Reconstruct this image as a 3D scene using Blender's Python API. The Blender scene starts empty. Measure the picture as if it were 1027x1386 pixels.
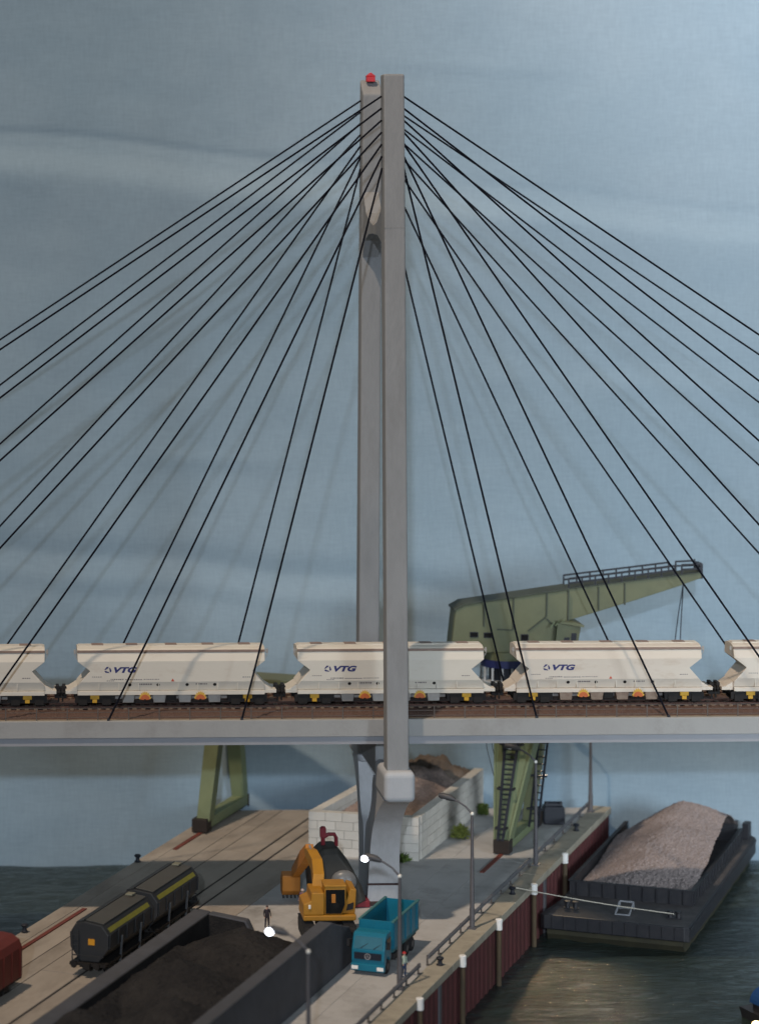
import bpy, math, random
from mathutils import Vector, Matrix, noise
R = math.radians
random.seed(7)
scene = bpy.context.scene
COL = scene.collection

# ------------------------------------------------------------ camera, world, lamps
cam_d = bpy.data.cameras.new('camera')
cam = bpy.data.objects.new('camera', cam_d); COL.objects.link(cam); scene.camera = cam
cam.location = (-31.36, -222.0, 56.0)
cam.rotation_euler = (R(90), 0, R(-2))
cam_d.sensor_fit = 'VERTICAL'; cam_d.sensor_height = 36.0; cam_d.sensor_width = 36.0
cam_d.lens = 36.0 * 3900 / 1386
cam_d.shift_x = (513.5 - 103) / 1386
cam_d.shift_y = -(693 - 240) / 1386
cam_d.clip_start = 1; cam_d.clip_end = 2000
cam_d.dof.use_dof = True; cam_d.dof.focus_distance = 218; cam_d.dof.aperture_fstop = 0.085

world = bpy.data.worlds.new("World"); scene.world = world; world.use_nodes = True
bg = world.node_tree.nodes['Background']
bg.inputs[0].default_value = (0.80, 0.92, 1.0, 1); bg.inputs[1].default_value = 0.09

scene.view_settings.view_transform = 'Standard'; scene.view_settings.look = 'None'
scene.view_settings.exposure = 0.0; scene.view_settings.gamma = 1.0

def area(name, loc, target, size, power, color):
    d = bpy.data.lights.new(name, 'AREA'); d.shape = 'DISK'; d.size = size; d.energy = power; d.color = color
    o = bpy.data.objects.new(name, d); COL.objects.link(o); o.location = loc
    o.rotation_euler = (Vector(target) - Vector(loc)).to_track_quat('-Z', 'Y').to_euler()
    return o
def spot(name, loc, target, radius, power, color, size, blend):
    d = bpy.data.lights.new(name, 'SPOT'); d.shadow_soft_size = radius; d.energy = power; d.color = color
    d.spot_size = R(size); d.spot_blend = blend
    o = bpy.data.objects.new(name, d); COL.objects.link(o); o.location = loc
    o.rotation_euler = (Vector(target) - Vector(loc)).to_track_quat('-Z', 'Y').to_euler()
    return o
spot('ceiling_lamp', (5-120, 10-165, 368), (6, 9, 20), 7, 4.3e6, (1.0, 0.80, 0.61), 28.5, 1.0)
spot('water_glint_spot', (20, 31, 10), (12, -12, -5), 0.14, 9000, (1.0, 0.74, 0.46), 22, 0.9)  # added spot hidden behind the deck, only there for warm glints on the water
area('room_lamp', (-77, -482, 140), (2, 5, 25), 8, 7.8e5, (0.74, 0.85, 1.0))
spot('hall_lamp_low', (118, -168, 46), (42, 20, 5), 34, 1.6e6, (0.80, 0.91, 1.0), 32, 1.0)
spot('hall_lamp_high', (62, -205, 128), (56, 33, 95), 30, 4.3e6, (0.98, 0.95, 0.97), 28, 1.0)

# ------------------------------------------------------------ frames
AZ = R(24); SA, CA = math.sin(AZ), math.cos(AZ)
def Q(u, v, z=0.0): return Vector((u*SA + v*CA, u*CA - v*SA, z))

# ------------------------------------------------------------ materials
MATS = {}
def mat(name, c, rough=0.6, c2=None, scale=2.0, amt=0.5, bump=0.0, bscale=None, metal=0.0, emit=None, rnd=0.0, spec=0.4,
        detail=6, stretch=(1, 1, 1), dirt=None, dscale=0.5, dlo=0.5, dhi=0.7):
    if name in MATS: return MATS[name]
    m = bpy.data.materials.new(name); m.use_nodes = True; MATS[name] = m
    nt = m.node_tree; N = nt.nodes; L = nt.links; b = N['Principled BSDF']
    b.inputs['Roughness'].default_value = rough; b.inputs['Metallic'].default_value = metal
    b.inputs['Specular IOR Level'].default_value = spec
    tc = N.new('ShaderNodeTexCoord'); oi = N.new('ShaderNodeObjectInfo')
    mp = N.new('ShaderNodeMapping'); mp.inputs['Scale'].default_value = stretch
    ad = N.new('ShaderNodeVectorMath'); ad.operation = 'MULTIPLY_ADD'
    L.new(oi.outputs['Random'], ad.inputs[0]); ad.inputs[1].default_value = (31, 17, 23)
    L.new(tc.outputs['Object'], ad.inputs[2]); L.new(ad.outputs[0], mp.inputs[0])
    if c2 is None: c2 = tuple(x*0.7 for x in c)
    nz = N.new('ShaderNodeTexNoise'); nz.inputs['Scale'].default_value = scale; nz.inputs['Detail'].default_value = detail
    nz.inputs['Roughness'].default_value = 0.65
    L.new(mp.outputs[0], nz.inputs['Vector'])
    rp = N.new('ShaderNodeMapRange'); rp.inputs[1].default_value = 0.5-0.25; rp.inputs[2].default_value = 0.5+0.25
    rp.inputs[3].default_value = 0.0; rp.inputs[4].default_value = amt*2 if amt < .5 else 1.0
    L.new(nz.outputs[0], rp.inputs[0])
    mx = N.new('ShaderNodeMix'); mx.data_type = 'RGBA'
    mx.inputs[6].default_value = (*c, 1); mx.inputs[7].default_value = (*c2, 1)
    L.new(rp.outputs[0], mx.inputs[0])
    out = mx.outputs[2]
    if dirt:
        n2 = N.new('ShaderNodeTexNoise'); n2.inputs['Scale'].default_value = dscale; n2.inputs['Detail'].default_value = 8
        n2.inputs['Roughness'].default_value = 0.7
        L.new(mp.outputs[0], n2.inputs['Vector'])
        r2 = N.new('ShaderNodeMapRange'); r2.inputs[1].default_value = dlo; r2.inputs[2].default_value = dhi
        L.new(n2.outputs[0], r2.inputs[0])
        m2 = N.new('ShaderNodeMix'); m2.data_type = 'RGBA'; m2.inputs[7].default_value = (*dirt, 1)
        L.new(out, m2.inputs[6]); L.new(r2.outputs[0], m2.inputs[0]); out = m2.outputs[2]
    if rnd:
        hv = N.new('ShaderNodeHueSaturation'); mr = N.new('ShaderNodeMapRange')
        mr.inputs[3].default_value = 1-rnd; mr.inputs[4].default_value = 1+rnd
        L.new(oi.outputs['Random'], mr.inputs[0]); L.new(mr.outputs[0], hv.inputs['Value']); L.new(out, hv.inputs['Color'])
        out = hv.outputs[0]
    L.new(out, b.inputs['Base Color'])
    if bump:
        bn = N.new('ShaderNodeTexNoise'); bn.inputs['Scale'].default_value = bscale or scale*4; bn.inputs['Detail'].default_value = 6
        L.new(mp.outputs[0], bn.inputs['Vector'])
        bp = N.new('ShaderNodeBump'); bp.inputs['Strength'].default_value = bump; bp.inputs['Distance'].default_value = 0.1
        L.new(bn.outputs[0], bp.inputs['Height']); L.new(bp.outputs[0], b.inputs['Normal'])
    if emit:
        b.inputs['Emission Color'].default_value = (*emit[:3], 1); b.inputs['Emission Strength'].default_value = emit[3]
    return m

CONC = mat('pylon_concrete', (.272, .276, .278), .85, (.225, .228, .23), .8, .5, .35, 5, dirt=(.20, .198, .195), dscale=.35, dlo=.52, dhi=.8, stretch=(1, 1, .35))
FASC = mat('deck_concrete', (.335, .332, .32), .8, (.29, .287, .278), .5, .4, .15, 5, dirt=(.26, .25, .235), dscale=.25, dlo=.5, dhi=.75)
GIRD = mat('girder_paint', (.30, .305, .325), .6, (.26, .265, .285), .6, .4)
CABLE = mat('cable_black', (.007, .008, .013), .8, amt=.2, spec=.1)
BALL = mat('ballast_brown', (.078, .042, .034), .95, (.125, .078, .06), 5, .5, .9, 9)
RUST = mat('rail_rust', (.10, .045, .032), .7, (.07, .035, .026), 3, .5)
SLEEP = mat('sleeper_brown', (.09, .065, .05), .9, (.17, .12, .08), 2, .5, rnd=.3)
RAILING = mat('railing_brown', (.10, .085, .075), .6, amt=.3)
CREAM = mat('wagon_cream', (.62, .575, .495), .5, (.57, .525, .445), .5, .5, .05, 3, dirt=(.47, .39, .31), dscale=.55, dlo=.56, dhi=.82, stretch=(.5, 1, 1.4))
CREAMR = mat('wagon_cream_rusty', (.60, .545, .465), .5, (.56, .49, .41), .5, .5, .05, 3, dirt=(.42, .31, .22), dscale=.6, dlo=.55, dhi=.85, stretch=(.5, 1, 1.4))
EAVE = mat('eave_brown', (.20, .14, .11), .6, (.28, .2, .16), 2)
CHUTE = mat('chute_grey', (.36, .345, .315), .6, (.27, .25, .23), 1.5)
CHUTER = mat('chute_rusty', (.36, .27, .20), .7, (.20, .12, .08), 2.5, .5)
BLACK = mat('running_gear_black', (.010, .0095, .010), .7, (.020, .017, .015), 3, spec=.25)
YELL = mat('axle_yellow', (.62, .34, .02), .5, (.42, .24, .02), 3)
NAVY = mat('logo_navy', (.022, .024, .13), .5, amt=.1)
MARK = mat('marking_grey', (.17, .15, .15), .6, amt=.2)
ORANGE = mat('emblem_orange', (.70, .30, .03), .5, (.62, .22, .02), 3)
EMYEL = mat('emblem_yellow', (.60, .36, .05), .5, amt=.2)
EMRED = mat('emblem_red', (.50, .06, .02), .5, amt=.2)
WHITE = mat('white_paint', (.72, .70, .66), .5, amt=.2)
GREEN = mat('crane_green', (.140, .150, .082), .55, (.115, .125, .068), .6, .5, .1, 4, dirt=(.10, .105, .06), dscale=.4, dlo=.52, dhi=.75)
GREEN2 = mat('crane_green_pale', (.18, .215, .115), .55, (.15, .18, .095), .6, .5, dirt=(.13, .15, .075), dscale=.4, dlo=.52, dhi=.75)
GROOF = mat('crane_roof_dark', (.055, .065, .045), .6, amt=.4)
GIRON = mat('crane_iron_black', (.018, .02, .028), .55, amt=.3)
GDARK = mat('crane_foot_brown', (.028, .02, .016), .7, amt=.4)
SILV = mat('silver_metal', (.55, .58, .6), .4, (.42, .45, .46), 2, metal=.1)
NBLUE = mat('turntable_blue', (.018, .025, .10), .5, amt=.3)
GLASS = mat('dark_glass', (.012, .013, .014), .12, amt=.1, spec=.6)
STONE = mat('bunker_stone', (.54, .51, .46), .9, (.48, .45, .40), 1.2, .5, .25, 6, rnd=.06, dirt=(.44, .41, .31), dscale=.5, dlo=.58, dhi=.85)
MORT = mat('bunker_mortar', (.33, .305, .27), .95, amt=.3)
QCON = mat('quay_concrete', (.36, .315, .265), .9, (.28, .245, .205), .35, .5, .25, 6, rnd=.07, dirt=(.20, .17, .14), dscale=.16, dlo=.48, dhi=.72, stretch=(1.6, .45, 1))
ROAD = mat('road_concrete', (.44, .433, .422), .92, (.385, .378, .368), .4, .5, .2, 8, dirt=(.22, .21, .195), dscale=.18, dlo=.49, dhi=.74)
COPE = mat('coping_concrete', (.36, .325, .255), .9, (.29, .26, .205), .8, .5, .2, 6, dirt=(.22, .2, .16), dscale=.4, dlo=.5, dhi=.75)
GROOVE = mat('groove_dark', (.075, .065, .055), .9, amt=.4)
REDRAIL = mat('crane_rail_red', (.20, .045, .03), .7, (.12, .035, .025), 2)
PILERED = mat('sheet_pile_red', (.105, .030, .030), .7, (.075, .024, .024), .5, .5, .1, 4, dirt=(.07, .03, .022), dscale=.25, dlo=.5, dhi=.75)
PILEBR = mat('fender_brown', (.105, .072, .038), .8, (.055, .04, .026), 1.2, .5, stretch=(2, 2, .4))
CAPW = mat('fender_white', (.78, .77, .74), .6, (.66, .64, .6), 2, .4)
POLE = mat('lamp_pole_grey', (.115, .11, .115), .5, (.085, .08, .085), 2)
LAMPH = mat('lamp_head_grey', (.07, .07, .075), .5, amt=.3)
LIT = mat('lamp_lit', (.9, .92, 1), .5, amt=.1, emit=(.86, .90, 1.0, 9))
JOINT = mat('lamp_joint_bright', (.85, .82, .74), .25, amt=.1)
GRAV = mat('gravel_pink', (.30, .25, .238), .95, (.16, .132, .126), 7, .5, .8, 14, detail=8, dirt=(.39, .34, .32), dscale=5, dlo=.55, dhi=.7)
GRAVB = mat('gravel_brown', (.28, .185, .135), .95, (.16, .11, .085), 6, .5, .9, 10, detail=8, dirt=(.33, .23, .15), dscale=1.2, dlo=.5, dhi=.7)
COAL = mat('coal_black', (.009, .0085, .009), .8, (.020, .018, .0175), 4, .5, .9, 8, spec=.25, detail=8, dirt=(.030, .027, .025), dscale=.35, dlo=.45, dhi=.7)
CWALL = mat('coal_wall_concrete', (.078, .081, .093), .9, (.058, .060, .068), .5, .5, .25, 5, dirt=(.06, .06, .065), dscale=.25, dlo=.48, dhi=.75)
HULL = mat('barge_black', (.016, .016, .020), .55, (.024, .0235, .027), 1.2, .5, dirt=(.04, .037, .038), dscale=.5, dlo=.5, dhi=.8)
HULLB = mat('barge_olive', (.045, .040, .020), .8, (.025, .023, .014), .8)
BDECK = mat('barge_deck', (.075, .07, .072), .8, (.05, .047, .05), .8, .5, dirt=(.11, .10, .10), dscale=.5, dlo=.5, dhi=.75)
TEAL = mat('truck_teal', (.008, .155, .235), .38, (.008, .13, .20), 1, .4, dirt=(.03, .12, .15), dscale=1.5, dlo=.55, dhi=.8)
TEALI = mat('truck_bed_inside', (.014, .125, .155), .6, (.035, .10, .11), 1.5, .5)
TYRE = mat('tyre_black', (.014, .014, .015), .8, amt=.3)
CHASSIS = mat('chassis_black', (.018, .017, .018), .7, amt=.3)
CHROME = mat('chrome_grey', (.55, .56, .58), .25, amt=.2, metal=.6)
DIRT = mat('bed_dirt', (.085, .05, .032), .95, (.05, .035, .025), 4, .5, .8, 8)
EXC = mat('excavator_yellow', (.44, .205, .018), .5, (.34, .16, .016), 1.5, .4, dirt=(.30, .16, .04), dscale=1.2, dlo=.55, dhi=.8)
EXCO = mat('excavator_orange', (.46, .175, .022), .5, (.36, .135, .02), 1.5, .4)
GRABM = mat('grab_dark', (.040, .038, .032), .6, (.026, .025, .022), 1.5)
REDM = mat('hanger_red', (.20, .012, .022), .5, (.14, .012, .02), 2)
GWAG = mat('grey_wagon', (.026, .028, .031), .55, (.018, .020, .022), 1.2, .5, dirt=(.04, .038, .036), dscale=.6, dlo=.5, dhi=.8)
GWROOF = mat('grey_wagon_roof', (.075, .074, .066), .6, (.055, .054, .049), 1.2, .5, dirt=(.07, .066, .06), dscale=.6, dlo=.5, dhi=.8)
STRIPE = mat('stripe_yellow', (.20, .19, .022), .6, (.14, .135, .025), 2, .5)
PLATE = mat('plate_orange', (.62, .28, .02), .5, amt=.2)
RWAG = mat('red_wagon', (.15, .024, .016), .55, (.11, .019, .013), 1, .5)
LEAF = mat('leaf_green', (.10, .15, .03), .8, (.06, .10, .02), 3, .5, rnd=.2)
LEAFY = mat('leaf_yellow_green', (.30, .33, .08), .8, (.18, .22, .045), 3, .5)
SKIN = mat('skin', (.50, .30, .22), .6, amt=.15)
ROPE = mat('rope_pale', (.50, .46, .38), .8, amt=.3)
CLOTHD = mat('clothes_dark', (.028, .022, .028), .8, amt=.3)
CLOTHB = mat('trousers_blue', (.03, .06, .13), .8, amt=.3)
CLOTHV = mat('vest_pale_green', (.42, .50, .40), .8, amt=.2)
CLOTHP = mat('clothes_mauve', (.16, .085, .14), .8, amt=.3)
HELM = mat('helmet_red', (.50, .03, .03), .4, amt=.2)
HELMW = mat('helmet_pale', (.50, .42, .40), .4, amt=.2)
BEACON = mat('beacon_red', (.55, .012, .02), .35, amt=.2)
BOATB = mat('canopy_blue', (.012, .06, .19), .5, amt=.3)
BOATL = mat('boat_lamp', (1, .8, .4), .5, amt=.1, emit=(1, .72, .32, 14))
BOATW = mat('boat_white', (.6, .58, .54), .5, amt=.2)

# ------------------------------------------------------------ mesh builder
class MB:
    def __init__(s): s.v = []; s.f = []; s.m = []; s.mi = 0
    def add(s, vs, fs, M=None):
        o = len(s.v)
        s.v += [tuple(M @ Vector(p)) if M else tuple(p) for p in vs]
        for f in fs: s.f.append(tuple(i+o for i in f)); s.m.append(s.mi)
        return s
    def box(s, x0, x1, y0, y1, z0, z1, M=None):
        vs = [(x, y, z) for z in (z0, z1) for y in (y0, y1) for x in (x0, x1)]
        return s.add(vs, [(0, 2, 3, 1), (4, 5, 7, 6), (0, 1, 5, 4), (2, 6, 7, 3), (0, 4, 6, 2), (1, 3, 7, 5)], M)
    def prism(s, poly, axis, a, b, M=None):
        n = len(poly)
        def pt(p, t):
            return {'x': (t, p[0], p[1]), 'y': (p[0], t, p[1]), 'z': (p[0], p[1], t)}[axis]
        vs = [pt(p, a) for p in poly] + [pt(p, b) for p in poly]
        return s.add(vs, [tuple(range(n)), tuple(range(2*n-1, n-1, -1))] + [((i+1) % n, i, i+n, (i+1) % n+n) for i in range(n)], M)
    def ring(s, rings, closed=True, caps=True):
        n = len(rings[0]); vs = [p for r in rings for p in r]; fs = []
        for k in range(len(rings)-1):
            for i in range(n if closed else n-1):
                j = (i+1) % n
                fs.append((k*n+i, k*n+j, (k+1)*n+j, (k+1)*n+i))
        if caps:
            fs.append(tuple(range(n-1, -1, -1))); o = (len(rings)-1)*n; fs.append(tuple(range(o, o+n)))
        return s.add(vs, fs)
    def tube(s, pts, r, n=6, caps=True):
        pts = [Vector(p) for p in pts]; rs = r if isinstance(r, (list, tuple)) else [r]*len(pts); rings = []
        for i, p in enumerate(pts):
            t = (pts[min(i+1, len(pts)-1)] - pts[max(i-1, 0)]).normalized()
            a = t.cross(Vector((0, 0, 1)) if abs(t.z) < .95 else Vector((1, 0, 0))).normalized(); b = t.cross(a)
            rings.append([p + (a*math.cos(k*2*math.pi/n) + b*math.sin(k*2*math.pi/n))*rs[i] for k in range(n)])
        return s.ring(rings, caps=caps)
    def bar(s, p, q, w, h):
        p, q = Vector(p), Vector(q); t = (q-p).normalized()
        a = t.cross(Vector((0, 0, 1)) if abs(t.z) < .95 else Vector((0, 1, 0))).normalized(); b = t.cross(a)
        return s.ring([[c + a*w/2*x + b*h/2*y for x, y in ((-1, -1), (1, -1), (1, 1), (-1, 1))] for c in (p, q)])
    def cyl(s, c, r, h, n=12, axis='z'):
        c = Vector(c); d = {'x': (h, 0, 0), 'y': (0, h, 0), 'z': (0, 0, h)}[axis]
        return s.tube([c, c + Vector(d)], r, n)
    def lathe(s, prof, n=16, c=(0, 0, 0)):
        return s.ring([[(c[0]+r*math.cos(k*2*math.pi/n), c[1]+r*math.sin(k*2*math.pi/n), c[2]+z) for k in range(n)] for r, z in prof])
    def ball(s, c, r, n=12, sc=(1, 1, 1), half=False):
        prof = []; m = n//2
        for i in range(m+1):
            a = (-math.pi/2 if not half else 0) + (math.pi if not half else math.pi/2)*i/m
            prof.append((max(r*math.cos(a), .001), r*math.sin(a)))
        o = len(s.v); s.lathe(prof, n)
        for i in range(o, len(s.v)):
            p = s.v[i]; s.v[i] = (c[0]+p[0]*sc[0], c[1]+p[1]*sc[1], c[2]+p[2]*sc[2])
        return s
    def build(s, name, m, parent=None, smooth=False, bevel=0.0, loc=None, seg=2):
        me = bpy.data.meshes.new(name); me.from_pydata(s.v, [], s.f); me.update()
        ms = m if isinstance(m, (list, tuple)) else [m]
        for x in ms: me.materials.append(x)
        if len(ms) > 1: me.polygons.foreach_set('material_index', s.m)
        if smooth: me.polygons.foreach_set('use_smooth', [True]*len(me.polygons))
        o = bpy.data.objects.new(name, me); COL.objects.link(o)
        if parent: o.parent = parent
        if loc is not None: o.location = loc
        if bevel:
            b = o.modifiers.new('bevel', 'BEVEL'); b.width = bevel; b.segments = seg; b.limit_method = 'ANGLE'; b.angle_limit = R(40)
        if smooth:
            try: me.set_sharp_from_angle(angle=R(40))
            except Exception: pass
        return o
def B(*a): return MB().box(*a)

def tag(o, label=None, cat=None, group=None, kind=None):
    if label: o['label'] = label
    if cat: o['category'] = cat
    if group: o['group'] = group
    if kind: o['kind'] = kind
    return o
def thing(name, label, cat, loc, rz=0.0, group=None):
    o = bpy.data.objects.new(name, None); COL.objects.link(o); o.location = loc; o.rotation_euler = (0, 0, rz)
    o.empty_display_size = .5
    return tag(o, label, cat, group)
def copy_tree(o, parent=None):
    c = o.copy(); COL.objects.link(c)
    if parent: c.parent = parent
    for ch in KIDS(o): copy_tree(ch, c)
    return c
def KIDS(o): return [x for x in list(COL.objects) if x.parent == o]
def text_mb(txt, x0, x1, z0, z1, y, shear=.25, off=.02):
    cu = bpy.data.curves.new('lettering', 'FONT'); cu.body = txt; cu.size = 1; cu.shear = shear; cu.offset = off; cu.resolution_u = 3
    ob = bpy.data.objects.new('lettering', cu); COL.objects.link(ob)
    bpy.context.view_layer.update()
    me = bpy.data.meshes.new_from_object(ob.evaluated_get(bpy.context.evaluated_depsgraph_get()))
    vs = [v.co.copy() for v in me.vertices]; fs = [tuple(p.vertices) for p in me.polygons]
    bpy.data.objects.remove(ob); bpy.data.curves.remove(cu); bpy.data.meshes.remove(me)
    ax, bx = min(v.x for v in vs), max(v.x for v in vs); ay, by = min(v.y for v in vs), max(v.y for v in vs)
    m = MB(); m.add([(x0+(v.x-ax)/(bx-ax)*(x1-x0), y, z0+(v.y-ay)/(by-ay)*(z1-z0)) for v in vs], fs); return m

# ============================================================ SETTING
# ---- blue cloth backdrop (the sky of the place)
def fold(s, up, dn, a):   # s = metres below the crease; narrow overhang above it, long belly below
    if s < -dn: return 0.0
    if s < 0: t = (s+dn)/dn; return -a*.17*math.sin(t*math.pi)**2
    t = min(s/up, 1.0); return a*(t*t*(3-2*t))
def backdrop_depth(x, z):
    d = 0.0
    c1 = 59.3 - (x+29)*.075 - .0006*(x+29)**2 + .25*math.sin(x*.21)
    w1 = 1.0 if x < -5 else max(.15, 1-(x+5)*.035)
    d += fold(c1-z, 3.2, 1.2, .80*w1)*math.exp(-max(0, c1-z-3.6)/9)
    c2 = 53.9 - (x-20)*.10 + .2*math.sin(x*.3+1)
    d += fold(c2-z, 2.2, 1.5, .45*min(1, max(0, (x-2)/10)))*math.exp(-max(0, c2-z-2)/6)
    c3 = 21.8 - (x+29)*.065 - .0009*max(0, x+29)**2 + .2*math.sin(x*.35)
    w3 = 1.0 if x < 8 else max(.35, 1-(x-8)*.05)
    d -= .40*w3*math.exp(-((z-c3-1.0)/1.6)**2)
    d += fold(c3-z, 2.5, 1.2, -.26*w3)*math.exp(-max(0, c3-z-2)/5)
    c4 = 30.9 - .04*(x+10); d += .10*math.exp(-((z-c4)/.8)**2)*math.exp(-((x+11)/7)**2)
    c5 = 40 - .03*x; d += fold(c5-z, 2.0, 1.2, .12*min(1, max(0, (x-8)/8)))*math.exp(-max(0, c5-z-2)/5)
    c6 = 66.0 - .05*(x-10); d += .10*math.exp(-((z-c6)/.7)**2)*math.exp(-((x-14)/9)**2)
    d += .22*math.exp(-(((x+7.5)+(z-69)*.15)/1.3)**2)*max(0, min(1, (z-58)/8))
    n = noise.noise(Vector((x*.06, z*.05, 3.1)))*.38 + noise.noise(Vector((x*.17, z*.13, 8.2)))*.12
    n += noise.noise(Vector((x*.1+z*.35, z*.1-x*.22, 1.7)))*.07
    return d + n
m = MB(); nx, nz = 330, 250
for j in range(nz+1):
    for i in range(nx+1):
        x = -85 + 185*i/nx; z = -6.5 + 92*j/nz
        m.v.append((x, 33.4 - backdrop_depth(x, z), z))
for j in range(nz):
    for i in range(nx):
        a = j*(nx+1)+i; m.f.append((a, a+1, a+nx+2, a+nx+1)); m.m.append(0)
cl = bpy.data.materials.new('blue_cloth'); cl.use_nodes = True; nt = cl.node_tree; N = nt.nodes; L = nt.links; b = N['Principled BSDF']
b.inputs['Roughness'].default_value = .95; b.inputs['Specular IOR Level'].default_value = .1
tc = N.new('ShaderNodeTexCoord')
n1 = N.new('ShaderNodeTexNoise'); n1.inputs['Scale'].default_value = .05; n1.inputs['Detail'].default_value = 5; L.new(tc.outputs['Object'], n1.inputs['Vector'])
rmp = N.new('ShaderNodeMix'); rmp.data_type = 'RGBA'; rmp.inputs[6].default_value = (.235, .318, .380, 1); rmp.inputs[7].default_value = (.265, .343, .40, 1)
mr = N.new('ShaderNodeMapRange'); mr.inputs[1].default_value = .35; mr.inputs[2].default_value = .65
L.new(n1.outputs[0], mr.inputs[0]); L.new(mr.outputs[0], rmp.inputs[0])
hs = []
for st in ((.9, 1, 7), (7, 1, .9)):
    mp = N.new('ShaderNodeMapping'); mp.inputs['Scale'].default_value = st
    w = N.new('ShaderNodeTexNoise'); w.inputs['Scale'].default_value = 1.0; w.inputs['Detail'].default_value = 3
    L.new(tc.outputs['Object'], mp.inputs[0]); L.new(mp.outputs[0], w.inputs['Vector']); hs.append(w)
sm = N.new('ShaderNodeMath'); sm.operation = 'ADD'; L.new(hs[0].outputs[0], sm.inputs[0]); L.new(hs[1].outputs[0], sm.inputs[1])
wv = N.new('ShaderNodeMix'); wv.data_type = 'RGBA'; wv.blend_type = 'MULTIPLY'; wv.inputs[0].default_value = 1
mr2 = N.new('ShaderNodeMapRange'); mr2.inputs[1].default_value = .6; mr2.inputs[2].default_value = 1.4; mr2.inputs[3].default_value = .93; mr2.inputs[4].default_value = 1.07
L.new(sm.outputs[0], mr2.inputs[0]); L.new(rmp.outputs[2], wv.inputs[6])
cc = N.new('ShaderNodeCombineColor'); [L.new(mr2.outputs[0], cc.inputs[k]) for k in range(3)]
L.new(cc.outputs[0], wv.inputs[7]); L.new(wv.outputs[2], b.inputs['Base Color'])
bp = N.new('ShaderNodeBump'); bp.inputs['Strength'].default_value = .25; bp.inputs['Distance'].default_value = .06
L.new(sm.outputs[0], bp.inputs['Height']); L.new(bp.outputs[0], b.inputs['Normal'])
tag(m.build('sky', cl, smooth=True), 'blue cloth backdrop with soft creases behind the bridge', kind='structure')

# ---- water
wm = bpy.data.materials.new('harbour_water'); wm.use_nodes = True; nt = wm.node_tree; N = nt.nodes; L = nt.links; b = N['Principled BSDF']
b.inputs['Roughness'].default_value = .10; b.inputs['Specular IOR Level'].default_value = .6
tc = N.new('ShaderNodeTexCoord'); n1 = N.new('ShaderNodeTexNoise'); n1.inputs['Scale'].default_value = .12; n1.inputs['Detail'].default_value = 5
L.new(tc.outputs['Object'], n1.inputs['Vector'])
mx = N.new('ShaderNodeMix'); mx.data_type = 'RGBA'; mx.inputs[6].default_value = (.015, .024, .021, 1); mx.inputs[7].default_value = (.027, .038, .033, 1)
mr = N.new('ShaderNodeMapRange'); mr.inputs[1].default_value = .35; mr.inputs[2].default_value = .65
L.new(n1.outputs[0], mr.inputs[0]); L.new(mr.outputs[0], mx.inputs[0]); L.new(mx.outputs[2], b.inputs['Base Color'])
mp = N.new('ShaderNodeMapping'); mp.inputs['Scale'].default_value = (.55, 1.5, 1)
n2 = N.new('ShaderNodeTexNoise'); n2.inputs['Scale'].default_value = 1.3; n2.inputs['Detail'].default_value = 6; n2.inputs['Roughness'].default_value = .62; n2.inputs['Distortion'].default_value = .5
L.new(tc.outputs['Object'], mp.inputs[0]); L.new(mp.outputs[0], n2.inputs['Vector'])
bp = N.new('ShaderNodeBump'); bp.inputs['Strength'].default_value = 1.0; bp.inputs['Distance'].default_value = .30
L.new(n2.outputs[0], bp.inputs['Height']); L.new(bp.outputs[0], b.inputs['Normal'])
m = MB(); NX, NY = 190, 190
for j in range(NY+1):
    for i in range(NX+1):
        x = -85+180*i/NX; y = -70+102.5*j/NY
        h = noise.noise(Vector((x*.28, y*.75, 0)))*.16 + noise.noise(Vector((x*.8+3, y*1.7, 4)))*.07
        m.v.append((x, y, -4.8+h))
for j in range(NY):
    for i in range(NX):
        a = j*(NX+1)+i; m.f.append((a, a+1, a+NX+2, a+NX+1)); m.m.append(0)
tag(m.build('water', wm, smooth=True), 'dark green rippled harbour water', kind='structure')

# ---- quay
def yline(v, Y): return (Y + v*SA)/CA      # u where the line v=const meets world Y
YB = 32.3
quay = thing('quay', 'concrete quay with red sheet pile wall', None, (0, 0, 0), -AZ); del_keys = None
quay['kind'] = 'structure'
p = [(-22.2, -72), (9.2, -72), (9.2, yline(9.2, YB)), (-22.2, yline(-22.2, YB))]
MB().prism(p, 'z', -7, -.06).build('quay_base', ROAD, quay)
# concrete slabs of the rail yard, strips between the rails
strips = [(-22.2, -20.95), (-20.89, -18.4), (-18.34, -16.9), (-16.84, -13.95), (-13.72, -12.5), (-12.26, -9.0), (-8.96, -4.62), (-4.6, 1.6), (1.62, 4.6), (4.62, 8.2)]
for k, (a, c) in enumerate(strips):
    L_ = 13.0 if k < 6 else 17.0
    u = -72 + (k*3.7) % 6
    while True:
        e0 = u + L_; end = False
        lim = min(yline(a, YB), yline(c, YB))
        if e0 > lim - 2: end = True
        if end: poly = [(a, u), (c, u), (c, yline(c, YB)), (a, yline(a, YB))]
        else: poly = [(a, u), (c, u), (c, e0), (a, e0)]
        dz = random.uniform(-.008, .008)
        MB().prism(poly, 'z', -.1, dz).build('slab', QCON if k < 6 else ROAD, quay)
        if end: break
        u = e0 + (.05 if k < 6 else .02)
for v in (-13.83, -12.38): B(v-.04, v+.04, -72, yline(v, YB)-.6, -.05, .02).build('track_rail', GROOVE, quay)
for v in (-18.37, -16.87): B(v-.03, v+.03, -72, yline(v, YB)-.6, -.05, .015).build('track_rail', GROOVE, quay)
for v, a, c in ((-20.3, -60, -10.9), (-20.6, 10.0, 16.6), (5.0, 11.8, 18.4)): B(v-.17, v+.17, a, c, -.02, .09).build('crane_rail', REDRAIL, quay)
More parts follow.
